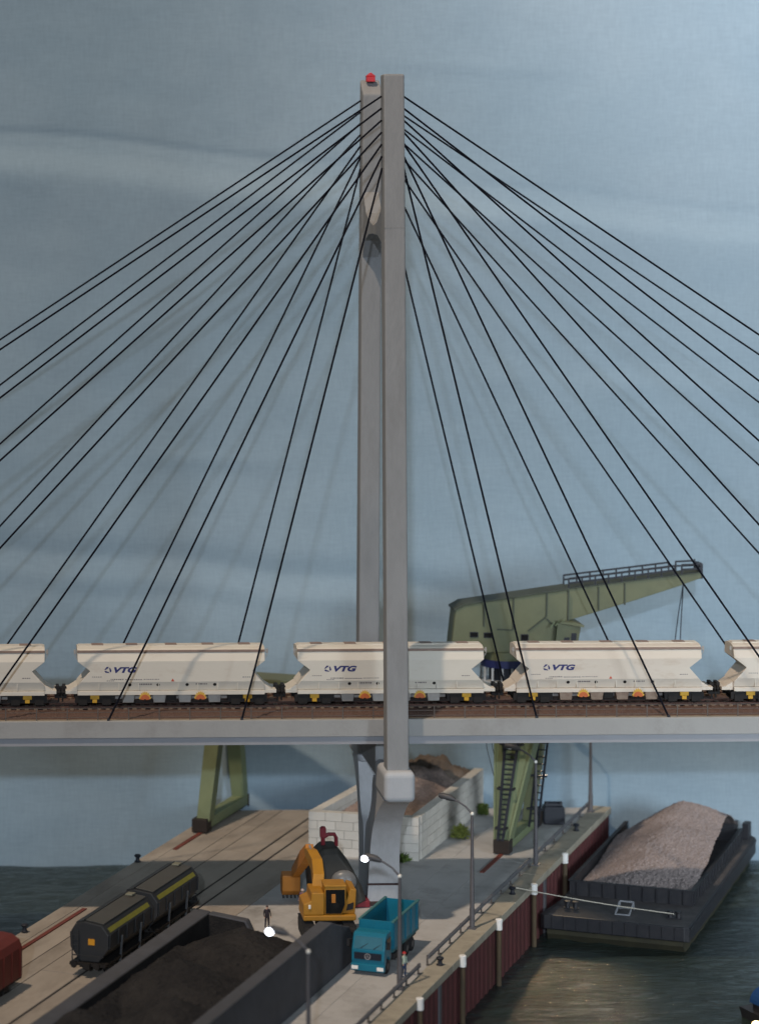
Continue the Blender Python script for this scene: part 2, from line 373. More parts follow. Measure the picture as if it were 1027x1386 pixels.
for k in range(12):
    a = -72 + k*9.4; c = min(a+9.34, yline(9.6, YB))
    if a < c-1: B(8.2, 9.78, a, c, -.5, .06).build('coping', COPE, quay, bevel=.03)
m = MB(); ring = []; u = -72.0; per = 1.3
while u < yline(9.6, YB)-.2:
    ring += [(9.52, u), (9.52, u+per*.3), (9.6, u+per*.45), (9.6, u+per*.8)]; u += per
ring = [(a, min(c, yline(9.6, YB))) for a, c in ring]
for i in range(len(ring)-1):
    (a, c), (d, e) = ring[i], ring[i+1]
    m.add([(a, c, -7), (d, e, -7), (d, e, -.45), (a, c, -.45)], [(0, 1, 2, 3)])
tag(m.build('sheet_pile_wall', PILERED, quay), 'dark red corrugated sheet piling', kind='stuff')
for u in (-19.2, 13.6, -32): B(9.58, 9.74, u, u+.5, -6, -.3).build('wall_strip', POLE, quay)

# ============================================================ BRIDGE
bridge = thing('cable_stayed_bridge', 'grey concrete cable stayed railway bridge with tall twin leg pylon', 'bridge', (0, 0, 0))
XL, XR = -84, 98
ZT = 15.33
for x0, x1 in ((-84, 98),):
    B(x0, x1, -6.8, -6.35, 14.06, ZT).build('fascia', FASC, bridge, bevel=.03)
B(XL, XR, -6.62, 6.2, 13.46, 14.05).build('girder', GIRD, bridge)
B(XL, XR, -6.34, 6.2, 14.06, 15.2).build('deck', FASC, bridge)
B(XL, XR, 6.21, 6.6, 13.9, ZT).build('fascia', FASC, bridge)
# ballast bed with uneven pebbled surface
m = MB(); nxx = 700
prof = [(-5.75, 15.22), (-5.3, 15.4), (-4.7, 15.55), (-4.1, 15.62), (-3.3, 15.62), (-1.5, 15.62), (0.2, 15.6), (3.5, 15.6), (5.4, 15.55), (5.9, 15.22)]
for i in range(nxx+1):
    for (y, z) in prof:
        m.v.append((XL+(XR-XL)*i/nxx, y+random.uniform(-.06, .06), z+random.uniform(-.05, .05)))
np_ = len(prof)
for i in range(nxx):
    for k in range(np_-1):
        a = i*np_+k; m.f.append((a, a+np_, a+np_+1, a+1)); m.m.append(0)
tag(m.build('ballast', BALL, bridge), 'brown stone ballast', kind='stuff')
for y in (-3.12, -1.68, 1.4, 2.84):
    MB().prism([(y-.07, 15.62), (y+.07, 15.62), (y+.03, 15.68), (y+.04, 15.8), (y-.04, 15.8), (y-.03, 15.68)], 'x', XL, XR).build('rail', RUST, bridge)
m = MB(); x = XL
while x < XR:
    for y0 in (-3.75, .8):
        m.box(x+random.uniform(-.03, .03), x+.27, y0+random.uniform(-.06, .06), y0+2.65, 15.5, 15.70)
    x += .68
tag(m.build('sleepers', SLEEP, bridge), kind='stuff')
for k in range(77):
    x = -82 + 2.3*k
    B(x, x+.07, -6.28, -6.21, 15.2, 16.25).build('railing_post', RAILING, bridge)
for z in (15.52, 15.9, 16.22): MB().bar((XL, -6.24, z), (XR, -6.24, z), .035, .035).build('railing_bar', RAILING, bridge)
B(XL, XR, -6.3, -5.8, 15.2, 15.31).build('walkway', mat('walkway_cream', (.34, .27, .19), .9, (.22, .17, .12), 2), bridge)

# pylon
def leg(yb, yt, xb=0.0, far=False):
    hx = .82; m = MB(); rings = []
    zs = [10.6, 20, 35, 50, 63.75]
    for z in zs:
        t = (z-13)/(63.75-13); y = yb + (yt-yb)*t; x = xb*(1-t*.0); w = hx*(1-.05*t)
        rings.append([(x-w, y-.9, z), (x+w, y-.9, z), (x+w, y+.9, z), (x-w, y+.9, z)])
    if far:   # inner top edge is cut to a slope
        rings[-1] = [(xb-hx*.95, yt-.9, 62.6), (xb+hx*.95, yt-.9, 62.6), (xb+hx*.95, yt+.9, 63.8), (xb-hx*.95, yt+.9, 63.8)]
    return m.ring(rings).build('pylon_leg', CONC, bridge, bevel=.12)
leg(-8.0, -6.0); leg(8.7, 6.3, .1, True)
# grooves on the near leg: shallow pour joints
for z in (52.2,): B(-.8, .8, -8.0+2.0*(z-13)/50.75-.915, -8.0+2.0*(z-13)/50.75-.86, z, z+.04).build('pour_joint', mat('joint_grey', (.26, .255, .25), .9), bridge)
# cross beam between the legs, hollowed on top, arched underneath
top = [(-5.6, 55.6), (-4.2, 53.6), (-2, 52.6), (0, 52.3), (2, 52.6), (4.0, 53.2), (6.0, 55.0)]
bot = [(6.1, 49.6), (4.8, 51.0), (2.5, 51.5), (0, 51.6), (-2.5, 51.5), (-4.5, 51.0), (-5.7, 49.8)]
MB().prism(top+bot, 'x', -.62, .66).build('crossbeam', CONC, bridge, bevel=.06)
# lower wishbone
inn = [(-4.2, 10.6), (-1.0, 10.3), (-2.3, 9.2), (-2.0, 8.1), (-.9, 6.9), (1.0, 5.3), (1.7, 5.1), (3.0, 6.0), (4.6, 7.6), (5.6, 9.0), (5.4, 10.1), (5.2, 10.6)]
def wide(z): return 1.02 + .22*max(0, (9.0-z)/9.0)
out_n = [(-8.6, 9.6), (-7.4, 9.1), (-5.6, 8.2), (-3.7, 6.9), (-2.5, 5.4), (-1.9, 3.7), (-1.55, 1.9), (-1.3, 0.0)]
out_f = [(9.4, 9.6), (8.2, 9.0), (6.9, 8.0), (5.7, 6.7), (4.9, 5.2), (4.4, 3.6), (4.1, 1.9), (3.9, 0.0)]
in_n = [(-3.0, 10.4), (-2.35, 9.6), (-2.2, 8.7), (-1.7, 7.7), (-.6, 6.6), (.8, 5.5), (1.2, 3.0), (1.25, 0)]
in_f = [(5.9, 10.4), (5.6, 9.4), (5.1, 8.4), (4.3, 7.2), (3.3, 6.2), (2.0, 5.3), (1.3, 3.0), (1.25, 0)]
for o_, i_ in ((out_n, in_n), (out_f, in_f)):
    def cr_(P, n=5):
        o = []
        for i in range(len(P)-1):
            a, b, c, d = P[max(i-1, 0)], P[i], P[i+1], P[min(i+2, len(P)-1)]
            for k in range(n):
                t = k/n; o.append(tuple(.5*(2*b[q]+(c[q]-a[q])*t+(2*a[q]-5*b[q]+4*c[q]-d[q])*t*t+(3*b[q]-a[q]-3*c[q]+d[q])*t**3) for q in (0, 1)))
        return o + [P[-1]]
    m = MB(); rings = []
    for (a, z), (c, z2) in zip(cr_(o_), cr_(i_)):
        w, w2 = wide(z), wide(z2)
        rings.append([(-w, a, z), (w, a, z), (w2, c, z2), (-w2, c, z2)])
    m.ring(rings).build('pylon_foot', mat('pylon_foot_lit_concrete', (.44, .45, .465), .85, (.385, .393, .405), .8, .5, .3, 5, dirt=(.31, .31, .315), dscale=.35, dlo=.5, dhi=.8, stretch=(1, 1, .4)), bridge, smooth=True)  # concrete made paler and bluer, cool light on the foot mixed into the colour
B(-1.55, 1.5, -1.62, 4.2, .02, .32).build('foot_plinth', mat('plinth_and_shadow_dark', (.05, .03, .03), .9), bridge, bevel=.04)
B(-1.30, 1.30, -1.62, -1.5, 1.62, 1.76).build('arm_shadow_band', mat('plinth_and_shadow_dark', (.05, .03, .03), .9), bridge)  # dark strip standing in for the shadow of the lamp arm
# bearing blocks that carry the deck
for y0, y1 in ((-9.7, -4.4), (5.2, 10.6)):
    B(-1.13, 1.2, y0, y1, 9.65, 11.95).build('bearing_block', mat('block_concrete', (.43, .445, .46), .8, (.38, .39, .41), .8, .4, .15, 5), bridge, bevel=.42, seg=4)
B(-.9, .9, -4.2, 5.0, 10.5, 11.6).build('tie_beam', CONC, bridge)
B(-1.0, 1.0, -4.0, 5.6, 11.62, 13.44).build('bearing_wall', CONC, bridge)
# cables: seven each way in two planes
for yd, yb, yt, xo in ((-6.58, -8.0, -6.0, 0.0), (6.4, 8.7, 6.3, .1)):
    for k in range(7):
        xd = 71.1-10*k; zt = 62.1-.9*k; t = (zt-13)/50.75; ya = yb+(yt-yb)*t
        for sgn in (-1, 1):
            x1 = xo+sgn*.82
            MB().tube([(x1, ya, zt), (sgn*xd-.3, yd, 15.35)], .082, 6).build('cable', CABLE, bridge, smooth=True)
            B(sgn*xd-.3-.1, sgn*xd-.3+.1, yd-.1, yd+.1, 15.2, 15.5).build('cable_anchor', GIRON, bridge)
m = MB(); m.box(-.35, .35, -.3, .3, 0, .42); m.prism([(-.42, .42), (.42, .42), (0, .75)], 'y', -.3, .3)
m.build('beacon', BEACON, bridge, loc=(0.05, 6.4, 63.6), bevel=.04)

# ============================================================ TRAIN
def make_hopper():
    root = thing('hopper_wagon', 'x', 'freight wagon', (0, -2.4, 15.8), 0, 'white bulk hopper wagons of the train on the bridge')
    rows = [(1.27, 7.1, 1.30), (1.7, 7.1, 1.42), (1.95, 6.88, 1.5), (2.77, 6.15, 1.5), (3.5, 7.1, 1.5), (4.2, 7.12, 1.24), (4.38, 7.12, 1.06), (4.5, 7.12, .6)]
    m = MB(); m.ring([[(-x, -y, z), (x, -y, z), (x, y, z), (-x, y, z)] for z, x, y in rows]); m.build('body', CREAM, root, bevel=.03)
    for s in (-1, 1):
        B(-7.1, 7.1, min(s*1.3, s*1.5), max(s*1.3, s*1.5), .95, 1.26).build('side_sill', CREAM, root, bevel=.02)
        B(-7.12, 7.12, min(s*1.17, s*1.33), max(s*1.17, s*1.33), 4.14, 4.32).build('eave_rail', EAVE, root, bevel=.02)
    B(-7.0, 7.0, -.45, .45, 4.5, 4.57).build('roof_walkway', CREAM, root)
    for x in (-6, -3.4, -.4, 2.4, 5.2): B(x, x+.9, -.42, .42, 4.57, 4.61).build('roof_hatch', EAVE, root, bevel=.03)
    for x in (-5.5, -4.0, -2.5, -1, .5, 2, 3.5, 5): # ribs pressed into the lower skirt
        B(x, x+.06, -1.47, -1.36, 1.3, 1.9).build('skirt_rib', CREAM, root)
    for s in (-1, 1):
        m = B(min(s*7.1, s*8.0), max(s*7.1, s*8.0), -1.25, 1.25, 1.02, 1.28); m.prism([(s*7.1, 1.28), (s*7.75, 1.28), (s*7.1, 1.68)], 'y', -1.2, 1.2)
        m.build('end_platform', CREAM, root, bevel=.02)
        B(s*7.3-.08, s*7.3+.08, -1.12, -1.0, 4.02, 4.36).build('end_lamp_bracket', CHUTE, root, bevel=.03)
        MB().bar((s*7.1, -1.08, 4.2), (s*7.4, -1.08, 4.2), .05, .05).bar((s*7.36, -1.08, 4.0), (s*7.12, -1.1, 3.6), .04, .04).build('end_brace', CHUTE, root)
        for y in (-.8, .8):
            MB().cyl((s*8.0, y, 1.06), .1, s*.42, 8, 'x').cyl((s*8.42, y, 1.06), .24, s*.08, 12, 'x').build('buffer', BLACK, root, smooth=True)
        m = B(min(s*7.9, s*8.36), max(s*7.9, s*8.36), -.3, .3, .55, 1.35); m.box(s*8.1-.12, s*8.1+.12, -.55, .55, .8, 1.5); m.bar((s*8.2, -.15, .6), (s*8.2, -.15, .25), .12, .12)
        m.build('coupler', BLACK, root)
        bg_ = B(s*5.8-1.5, s*5.8+1.5, -1.26, -1.0, .34, .88); bg_.box(s*5.8-1.5, s*5.8+1.5, 1.0, 1.26, .34, .88); bg_.box(s*5.8-1.5, s*5.8+1.5, -.98, .98, .62, .93); bg_.box(s*5.8-.3, s*5.8+.3, -1.2, 1.2, .35, .95)
        for q in (-.9, .9): bg_.box(s*5.8+q-.34, s*5.8+q+.34, -1.34, -1.05, .2, .74)
        bo = bg_.build('bogie', BLACK, root)
        for q in (-.9, .9):
            w = MB()
            for y in (-.82, .70): w.lathe([(.06, 0), (.40, .0), (.47, .05), (.47, .13), (.1, .14)], 18)
            for i in range(len(w.v)):
                k = 0 if i < len(w.v)//2 else 1; a = w.v[i]; w.v[i] = (s*5.8+q+a[0], (-.90, .78)[k]+a[2], .47+a[1])
            w.tube([(s*5.8+q, -.85, .47), (s*5.8+q, .85, .47)], .08, 8); w.build('wheelset', BLACK, bo, smooth=True)
        m = B(s*5.8-.34, s*5.8+.34, -1.36, -1.2, .62, 1.0); m.box(s*5.8-.18, s*5.8+.18, -1.34, -1.2, .34, .62); m.build('axle_box', YELL, bo, bevel=.03)
    for x in (-3.27, -.9, 1.05, 3.3):
        m = MB(); m.prism([(x-.52, .95), (x+.52, .95), (x+.42, .34), (x-.42, .34)], 'y', -1.25, 1.25); m.build('outlet_chute', CHUTE, root, bevel=.03)
    B(-.36, .36, -1.3, -1.0, .5, .9).build('valve_box', BLACK, root)
    B(-4.3, 4.3, -.5, .5, .5, .9).build('centre_sill', CHUTE, root)
    MB().bar((-4.3, -1.15, .34), (4.3, -1.15, .34), .07, .07).build('pipe', BLACK, root)
    # printed marks
    text_mb('VTG', -4.35, -2.6, 2.64, 3.09, -1.508, .28, .055).build('lettering', NAVY, root)
    m = MB(); c = (-4.86, 2.86); 
    for k in range(3):
        a = R(90+120*k); d = R(90+120*(k+1)); pts = []
        for (rr, aa) in ((.27, a-.25), (.27, a+.35), (.27, d-.55), (.13, d-.75), (.13, a+.55), (.13, a-.1)):
            pts.append((c[0]+rr*1.05*math.cos(aa)+.05, -1.508, c[1]+rr*math.sin(aa)*.95))
        m.add(pts, [tuple(range(6))])
    m.build('emblem', NAVY, root)
    def skin_y(z): return -(1.42+(z-1.7)/.25*.08 if z < 1.95 else 1.5) - .012
    m = MB()
    for x in (-3.15, -1.0, 1.2, 3.3):
        m.add([(x+.13*math.cos(t*R(30)), skin_y(1.72+.12*math.sin(t*R(30))), 1.72+.12*math.sin(t*R(30))) for t in range(12)], [tuple(range(12))])
    m.build('vent_mark', BLACK, root)
    m = MB(); rr = random.Random(3)
    for x0, x1, z, h in ((-6.0, -5.3, 2.32, .05), (-4.6, -3.7, 2.12, .07), (-3.5, -2.3, 2.1, .06), (-2.1, -1.0, 2.12, .05), (-2.5, -1.6, 1.72, .10), (1.85, 2.7, 1.72, .10), (5.4, 6.0, 2.25, .06), (-4.9, -4.4, 2.02, .05)):
        x = x0
        while x < x1:
            w = rr.uniform(.06, .16); y = skin_y(z); m.add([(x, y, z), (x+w, y, z), (x+w, skin_y(z+h), z+h), (x, skin_y(z+h), z+h)], [(0, 1, 2, 3)]); x += w+.045
    m.build('small_lettering', MARK, root)
    MB().add([(.1-.13, -1.513, 1.98), (.1+.13, -1.513, 1.98), (.1, -1.513, 2.2)], [(0, 1, 2)]).build('warning_triangle', EMRED, root)
    for x in (-2.0, 2.2):   # fan shaped emblem
        m = MB(); cz = .58; n = 9
        for k in range(n):
            a, c = R(8+164*k/n), R(8+164*(k+1)/n); a2 = (a+c)/2
            m.mi = 0
            pts = [(x+.12*math.cos(a), cz+.10*math.sin(a)), (x+.42*math.cos(a), cz+.54*math.sin(a)), (x+.50*math.cos(a2), cz+.70*math.sin(a2)), (x+.42*math.cos(c), cz+.54*math.sin(c)), (x+.12*math.cos(c), cz+.10*math.sin(c))]
            m.prism(pts, 'y', -1.56, -1.51)
            m.mi = 2
            pts = [(x+.1*math.cos(a), cz+.08*math.sin(a)), (x+.38*math.cos(a), cz+.42*math.sin(a)), (x+.38*math.cos(c), cz+.42*math.sin(c)), (x+.1*math.cos(c), cz+.08*math.sin(c))]
            m.prism(pts, 'y', -1.575, -1.565)
        m.build('fan_emblem', [EMYEL, ORANGE, mat('emblem_red_orange', (.50, .12, .03), .5, amt=.3)], root)
    return root
WL = ['cream hopper wagon cut off by the left edge of the picture', 'whole cream hopper wagon next to the left edge wagon',
      'cream hopper wagon standing partly behind the near pylon leg', 'rust streaked cream hopper wagon in front of the green crane',
      'cream hopper wagon cut off by the right edge of the picture']
proto = make_hopper()
for i in range(5):
    o = proto if i == 0 else copy_tree(proto)
    o.location = (-33.2+16.7*i, -2.4, 15.8); o['label'] = WL[i]
    if i in (3, 4):
        for ch in KIDS(o):
            if ch.name.startswith(('body', 'side_sill', 'end_platform')): 
                ch.material_slots[0].link = 'OBJECT'; ch.material_slots[0].material = CREAMR
            if ch.name.startswith('outlet_chute'): ch.material_slots[0].link = 'OBJECT'; ch.material_slots[0].material = CHUTER

# ============================================================ HARBOUR CRANE
crane = thing('harbour_crane', 'olive green harbour portal crane with long jib behind the train', 'crane', (0, 0, 0))
Y0, Y1 = 16.6, 19.2
def X_(px): return 8.53 + (px-612)*.0623
body = [(8.2, 16.4), (8.25, 17.2), (8.55, 19.95), (9.3, 20.35), (18.05, 21.6), (18.05, 18.98), (18.6, 18.75), (18.3, 16.4)]
MB().prism(body, 'y', Y0, Y1).build('machinery_house', GREEN, crane, bevel=.08)
MB().prism([(8.45, 19.9), (9.25, 20.38), (18.05, 21.63), (18.05, 21.75), (9.2, 20.5), (8.4, 20.05)], 'y', Y0-.12, Y1+.12).build('house_roof', GROOF, crane)
jib = [(18.06, 18.98), (18.06, 21.6), (29.2, 22.9), (29.3, 22.5), (27.2, 21.75), (24, 20.75)]
MB().prism(jib, 'y', 17.0, 19.0).build('jib', GREEN, crane, bevel=.04)
MB().prism([(18.06, 21.61), (29.2, 22.91), (29.2, 23.0), (18.06, 21.71)], 'y', 16.9, 19.1).build('jib_top_plate', GROOF, crane)
for x in (10.6, 13.4, 18.5): pass
def rib(x0, z0, x1, z1, y=Y0): MB().bar((x0, y-.04, z0), (x1, y-.04, z1), .13, .11).build('rib', GROOF, crane)
for a in ((10.9, 18.6, 10.95, 20.5), (13.35, 18.3, 13.4, 20.95), (12.0, 18.35, 13.3, 18.3), (16.15, 19.4, 16.2, 21.35), (16.1, 19.35, 14.6, 18.2), (16.2, 19.2, 17.1, 18.3), (17.95, 19.0, 18.0, 21.6)): rib(*a)
for x, z in ((20.6, 20.9), (22.8, 21.2)): MB().bar((x, 16.96, z-1.05-(x-20)*-.05), (x, 16.96, z+.9), .12, .1).build('rib', GROOF, crane)
for x0, x1, z0, z1 in ((9.75, 10.45, 17.7, 18.15), (10.9, 11.6, 17.66, 18.1), (14.0, 14.65, 17.4, 17.95)):
    w = B(x0, x1, Y0-.06, Y0+.02, z0, z1).build('window', GIRON, crane); B(x0+.06, x1-.06, Y0-.075, Y0-.0625, z0+.06, z1-.06).build('pane', GLASS, w)
# front cabin under the jib
MB().prism([(16.7, 16.4), (18.55, 16.4), (18.95, 18.55), (17.0, 18.9)], 'y', 16.1, 16.58).build('cabin', GREEN, crane, bevel=.03)
MB().prism([(17.1, 18.92), (19.15, 18.58), (19.2, 18.72), (18.4, 19.0), (17.2, 19.08)], 'y', 15.9, 19.6).build('cabin_roof', GREEN, crane)
for x0 in (17.45, 18.05): MB().prism([(x0, 16.9), (x0+.42, 16.9), (x0+.55, 17.7+(x0-17.4)*.6), (x0+.1, 17.7+(x0-17.4)*.6)], 'y', 16.06, 16.095).build('cabin_window', GIRON, crane)
for k in range(3): MB().bar((16.4+.42*k, 16.2, 18.5+.18*k), (16.75+.42*k, 16.2, 19.0+.1*k), .16, .1).build('hose_clamp', GREEN2, crane)
# walkway rail on the jib
def jz(x): return 21.71 + (x-18.06)*.1165
for y in (16.95, 19.05):
    for seg in ((18.1, 27.0), (27.6, 29.2)):
        m = MB()
        for h in (.40, .78): m.bar((seg[0], y, jz(seg[0])+h), (seg[1], y, jz(seg[1])+h - (.0 if seg[0] < 20 else .12)), .14, .14)
        m.build('walkway_rail', GIRON, crane)
        n = max(2, round((seg[1]-seg[0])/1.12)+1)
        for k in range(n):
            x = seg[0]+(seg[1]-seg[0])*k/(n-1)
            MB().bar((x, y, jz(x)), (x, y, jz(x)+.80), .12, .12).build('rail_post', GIRON, crane)
B(29.1, 29.45, 17.2, 18.8, 22.4, 23.65).build('jib_head', GIRON, crane)
for dx, x1 in ((0, 27.1), (.0, 27.65)):
    MB().tube([(28.0, 18, 22.0), (28.0+(x1-28.0)*.5, 18, 19.2), (x1, 18, 15.6)], .045, 5).build('hoist_rope', GIRON, crane)
m = MB(); m.box(27.3, 28.0, 17.7, 18.3, 14.6, 15.6); m.tube([(27.65, 18, 14.6), (27.65, 18, 14.2), (27.85, 18, 14.0), (28.0, 18, 14.2)], .08, 6); m.box(27.5, 27.8, 17.9, 18.1, 15.6, 16.9)
m.build('hook_block', GIRON, crane)
# slewing pedestal
MB().cyl((13.0, 18, 15.75), 1.85, .68, 24).build('slewing_collar', GREEN, crane, smooth=True)
MB().cyl((12.9, 18, 15.15), 2.0, .60, 24).build('turntable', NBLUE, crane, smooth=True)
for k in range(14):
    a = R(360*k/14); MB().bar((12.8+1.95*math.cos(a), 18+1.95*math.sin(a), 12.6), (12.8+1.85*math.cos(a), 18+1.85*math.sin(a), 15.15), .16, .16).build('pedestal_post', SILV, crane)
MB().cyl((12.8, 18, 12.6), 1.2, 2.5, 16).build('pedestal_core', GIRON, crane, smooth=True)
for z in (12.9, 13.9): MB().lathe([(1.98, z), (2.1, z), (2.1, z+.12), (1.98, z+.12)], 20, (12.8, 18, 0)).build('pedestal_ring', SILV, crane)
# portal girder
cr = thing('tmp', None, None, (0, 0, 0), -AZ)
portal = []
def cpart(mb, name, mt, **k):
    o = mb.build(name, mt, crane, **k); o.rotation_euler = (0, 0, -AZ); return o
cpart(B(-22.3, 8.0, 21.6, 24.9, 11.6, 12.6), 'portal_girder', GREEN, bevel=.05)
bpy.data.objects.remove(cr)
def hexa(a, b):  # two quads (v,u,z) lists joined
    return MB().ring([a, b])
# right plate leg: narrow foot, wide head
cpart(hexa([(4.35, 18.6, .95), (5.55, 18.6, .95), (5.55, 20.4, .95), (4.35, 20.4, .95)], [(3.95, 20.2, 11.6), (8.0, 20.2, 11.6), (8.0, 22.6, 11.6), (3.95, 22.6, 11.6)]), 'portal_leg', GREEN2, bevel=.05)
cpart(hexa([(4.6, 27.6, .95), (5.45, 27.6, .95), (5.45, 28.8, .95), (4.6, 28.8, .95)], [(6.0, 24.2, 11.6), (7.6, 24.2, 11.6), (7.6, 25.4, 11.6), (6.0, 25.4, 11.6)]), 'portal_leg', GREEN, bevel=.05)
cpart(hexa([(-21.1, 16.7, 1.0), (-19.95, 16.7, 1.0), (-19.95, 18.0, 1.0), (-21.1, 18.0, 1.0)], [(-20.9, 19.6, 11.6), (-19.5, 19.6, 11.6), (-19.5, 21.0, 11.6), (-20.9, 21.0, 11.6)]), 'portal_leg', GREEN2, bevel=.05)
cpart(hexa([(-21.3, 26.6, .9), (-20.15, 26.6, .9), (-20.15, 27.9, .9), (-21.3, 27.9, .9)], [(-21.6, 24.4, 11.6), (-20.2, 24.4, 11.6), (-20.2, 25.8, 11.6), (-21.6, 25.8, 11.6)]), 'portal_leg', GREEN2, bevel=.05)
cpart(B(4.45, 5.6, 18.6, 29.8, .3, .95), 'sill_beam', GREEN2, bevel=.04)
cpart(B(-21.3, -20.1, 16.6, 28.4, .3, 1.15), 'sill_beam', GREEN2, bevel=.04)
for v, u in ((5.0, 18.3), (5.0, 29.3), (-20.7, 16.3), (-20.7, 27.6)):
    cpart(B(v-.68, v+.68, u, u+1.25, .09, 1.22), 'wheel_box', GDARK, bevel=.06)
# leg stiffeners and ladder on the plate leg
def lf(t, s): # point on the front face of the right plate leg: t height 0..1, s across 0..1
    z = .95+10.65*t; a = 4.35-.4*t; c = 5.55+2.45*t; return (a+(c-a)*s, 18.6+1.6*t-.07, z)
for s in (.03, .97): cpart(MB().bar(lf(0, s), lf(1, s), .16, .14), 'leg_flange', GREEN2)
for s in (.30, .62):
    a, c = Vector(lf(.02, s)), Vector(lf(1, s)); a.y -= .25; c.y -= .25
    cpart(MB().bar(a, c, .22, .12), 'ladder_rail', GIRON)
for k in range(26):
    t = .03+.95*k/25; a, c = Vector(lf(t, .30)), Vector(lf(t, .62)); a.y -= .25; c.y -= .25
    cpart(MB().bar(a, c, .14, .08), 'ladder_rung', GIRON)
for t in (.12, .42, .76):
    m = MB(); a, c = Vector(lf(t, .2)), Vector(lf(t, .74))
    for p_, q_ in ((a, a+Vector((0, -.7, 0))), (a+Vector((0, -.7, 0)), c+Vector((0, -.7, 0))), (c+Vector((0, -.7, 0)), c)): m.bar(p_, q_, .12, .14)
    cpart(m, 'ladder_hoop', GIRON)
# second stair beside the rear leg
def sf(t, dv=0): return Vector((5.7+1.75*t+dv, 25.4-2.6*t, .95+10.65*t))
for dv in (.0, .75): cpart(MB().bar(sf(0, dv), sf(1, dv), .16, .2), 'ladder_rail', GIRON)
for k in range(16):
    t = .05+.9*k/15; cpart(MB().bar(sf(t), sf(t, .75), .1, .1), 'ladder_rung', GIRON)
for t in (.16, .44, .74):
    cpart(MB().bar(sf(t, -.3)+Vector((0, -.4, 0)), sf(t, 1.1)+Vector((0, -.4, 0)), .3, .14), 'stair_landing', GIRON)
for v, u, z in ((3.2, 19.5, 11.5), (3.6, 19.8, 11.5)):
    cpart(MB().tube([(v, u, z), (v+.25, u+.2, 8.5), (v+.9, u+.2, 6.0)], .03, 4), 'power_cord', GIRON)

# ============================================================ STONE BUNKER
bunker = thing('stone_bunker', 'cream stone block bunker holding brown gravel behind the pylon', 'bunker', (0, 0, 0), -AZ)
H = 3.6
ang = math.atan2(1.09, 9.08)
def wall_run(p0, p1, th, courses, inward, start=0):
    p0, p1 = Vector((*p0, 0)), Vector((*p1, 0)); d = p1-p0; L_ = d.length; d.normalize(); nrm = Vector((-d.y, d.x, 0))*inward
    rz = math.atan2(d.y, d.x); ch = H/5
    for c in range(start, courses):
        x = 0.0; first = True
        while x < L_-.05:
            w = 1.45*(.5 if (first and c % 2) else 1)*random.uniform(.96, 1.04); first = False
            if L_-(x+w) < .5: w = L_-x
            o = bpy.data.objects.new('block', BLOCK); COL.objects.link(o); o.parent = bunker
            o.location = p0 + d*(x+w/2) + nrm*(th/2+random.uniform(-.015, .015)) + Vector((0, 0, ch*(c+.5)))
            o.scale = (w-.04, th, ch-.035); o.rotation_euler = (0, 0, rz)
            x += w
    m = MB(); a = p0+nrm*.08+d*.05; c_ = p1+nrm*.08-d*.05; e = p1+nrm*(th-.08)-d*.05; f = p0+nrm*(th-.08)+d*.05
    m.prism([(q.x, q.y) for q in (a, c_, e, f)], 'z', 0, H-.06); m.build('wall_core', MORT, bunker)
mb = B(-.5, .5, -.5, .5, -.5, .5)
BLOCK = bpy.data.meshes.new('block'); BLOCK.from_pydata(mb.v, [], mb.f); BLOCK.materials.append(STONE)
P0, P1 = (-9.77, 12.47), (-.69, 13.56); P2 = (-.57, yline(-.57, 32.0)); P3 = (-8.6, yline(-8.6, 32.0))
wall_run(P0, P1, .8, 5, 1)
wall_run((P1[0], P1[1]+.82), P2, .8, 5, 1)
wall_run((P0[0], P0[1]+.82), P3, .8, 5, -1, 0)
# ---- heaps
def heap(name, inside, hfun, x0, x1, y0, y1, step, jit, mt, label, loc, rz, zbase=0):
    m = MB(); nx = int((x1-x0)/step); ny = int((y1-y0)/step); idx = {}
    for j in range(ny+1):
        for i in range(nx+1):
            x = x0+(x1-x0)*i/nx; y = y0+(y1-y0)*j/ny
            if not inside(x, y): continue
            z = hfun(x, y)
            z += noise.noise(Vector((x*.9, y*.9, 5)))*.18*min(1, jit*5) + noise.noise(Vector((x*3.1, y*3.1, 2)))*jit*1.6 + random.uniform(-1, 1)*jit
            idx[(i, j)] = len(m.v); m.v.append((x+random.uniform(-.3, .3)*step, y+random.uniform(-.3, .3)*step, z))
    for j in range(ny):
        for i in range(nx):
            k = [(i, j), (i+1, j), (i+1, j+1), (i, j+1)]
            if all(q in idx for q in k): m.f.append(tuple(idx[q] for q in k)); m.m.append(0)
    o = m.build(name, mt, None); o.location = loc; o.rotation_euler = (0, 0, rz)
    return tag(o, label, kind='stuff')
def bh(x, y):
    r = math.hypot((x+4.6)*1.0, (y-30.5)*.42)
    z = 2.4 + 2.5*math.exp(-(r/3.4)**2) + .35*math.exp(-(((x+5)/3)**2+((y-17)/3)**2))
    return z + .75*max(0, min(1, (y-26)/3))*noise.noise(Vector((x*1.1, y*1.1, 9)))
def b_in(x, y): return -9.05+ (y-13)*.03 < x < -1.35 and y > 13.3+(x+.69)*.12+.7 and y < yline(x, 31.9)
GB = bpy.data.materials.new('bunker_gravel'); GB.use_nodes = True
nt = GB.node_tree; N = nt.nodes; L = nt.links; b = N['Principled BSDF']; b.inputs['Roughness'].default_value = .95
tc = N.new('ShaderNodeTexCoord'); sx = N.new('ShaderNodeSeparateXYZ'); L.new(tc.outputs['Object'], sx.inputs[0])
nz_ = N.new('ShaderNodeTexNoise'); nz_.inputs['Scale'].default_value = 5; nz_.inputs['Detail'].default_value = 8; L.new(tc.outputs['Object'], nz_.inputs['Vector'])
m1 = N.new('ShaderNodeMix'); m1.data_type = 'RGBA'; m1.inputs[6].default_value = (.15, .115, .10, 1); m1.inputs[7].default_value = (.34, .255, .215, 1); 
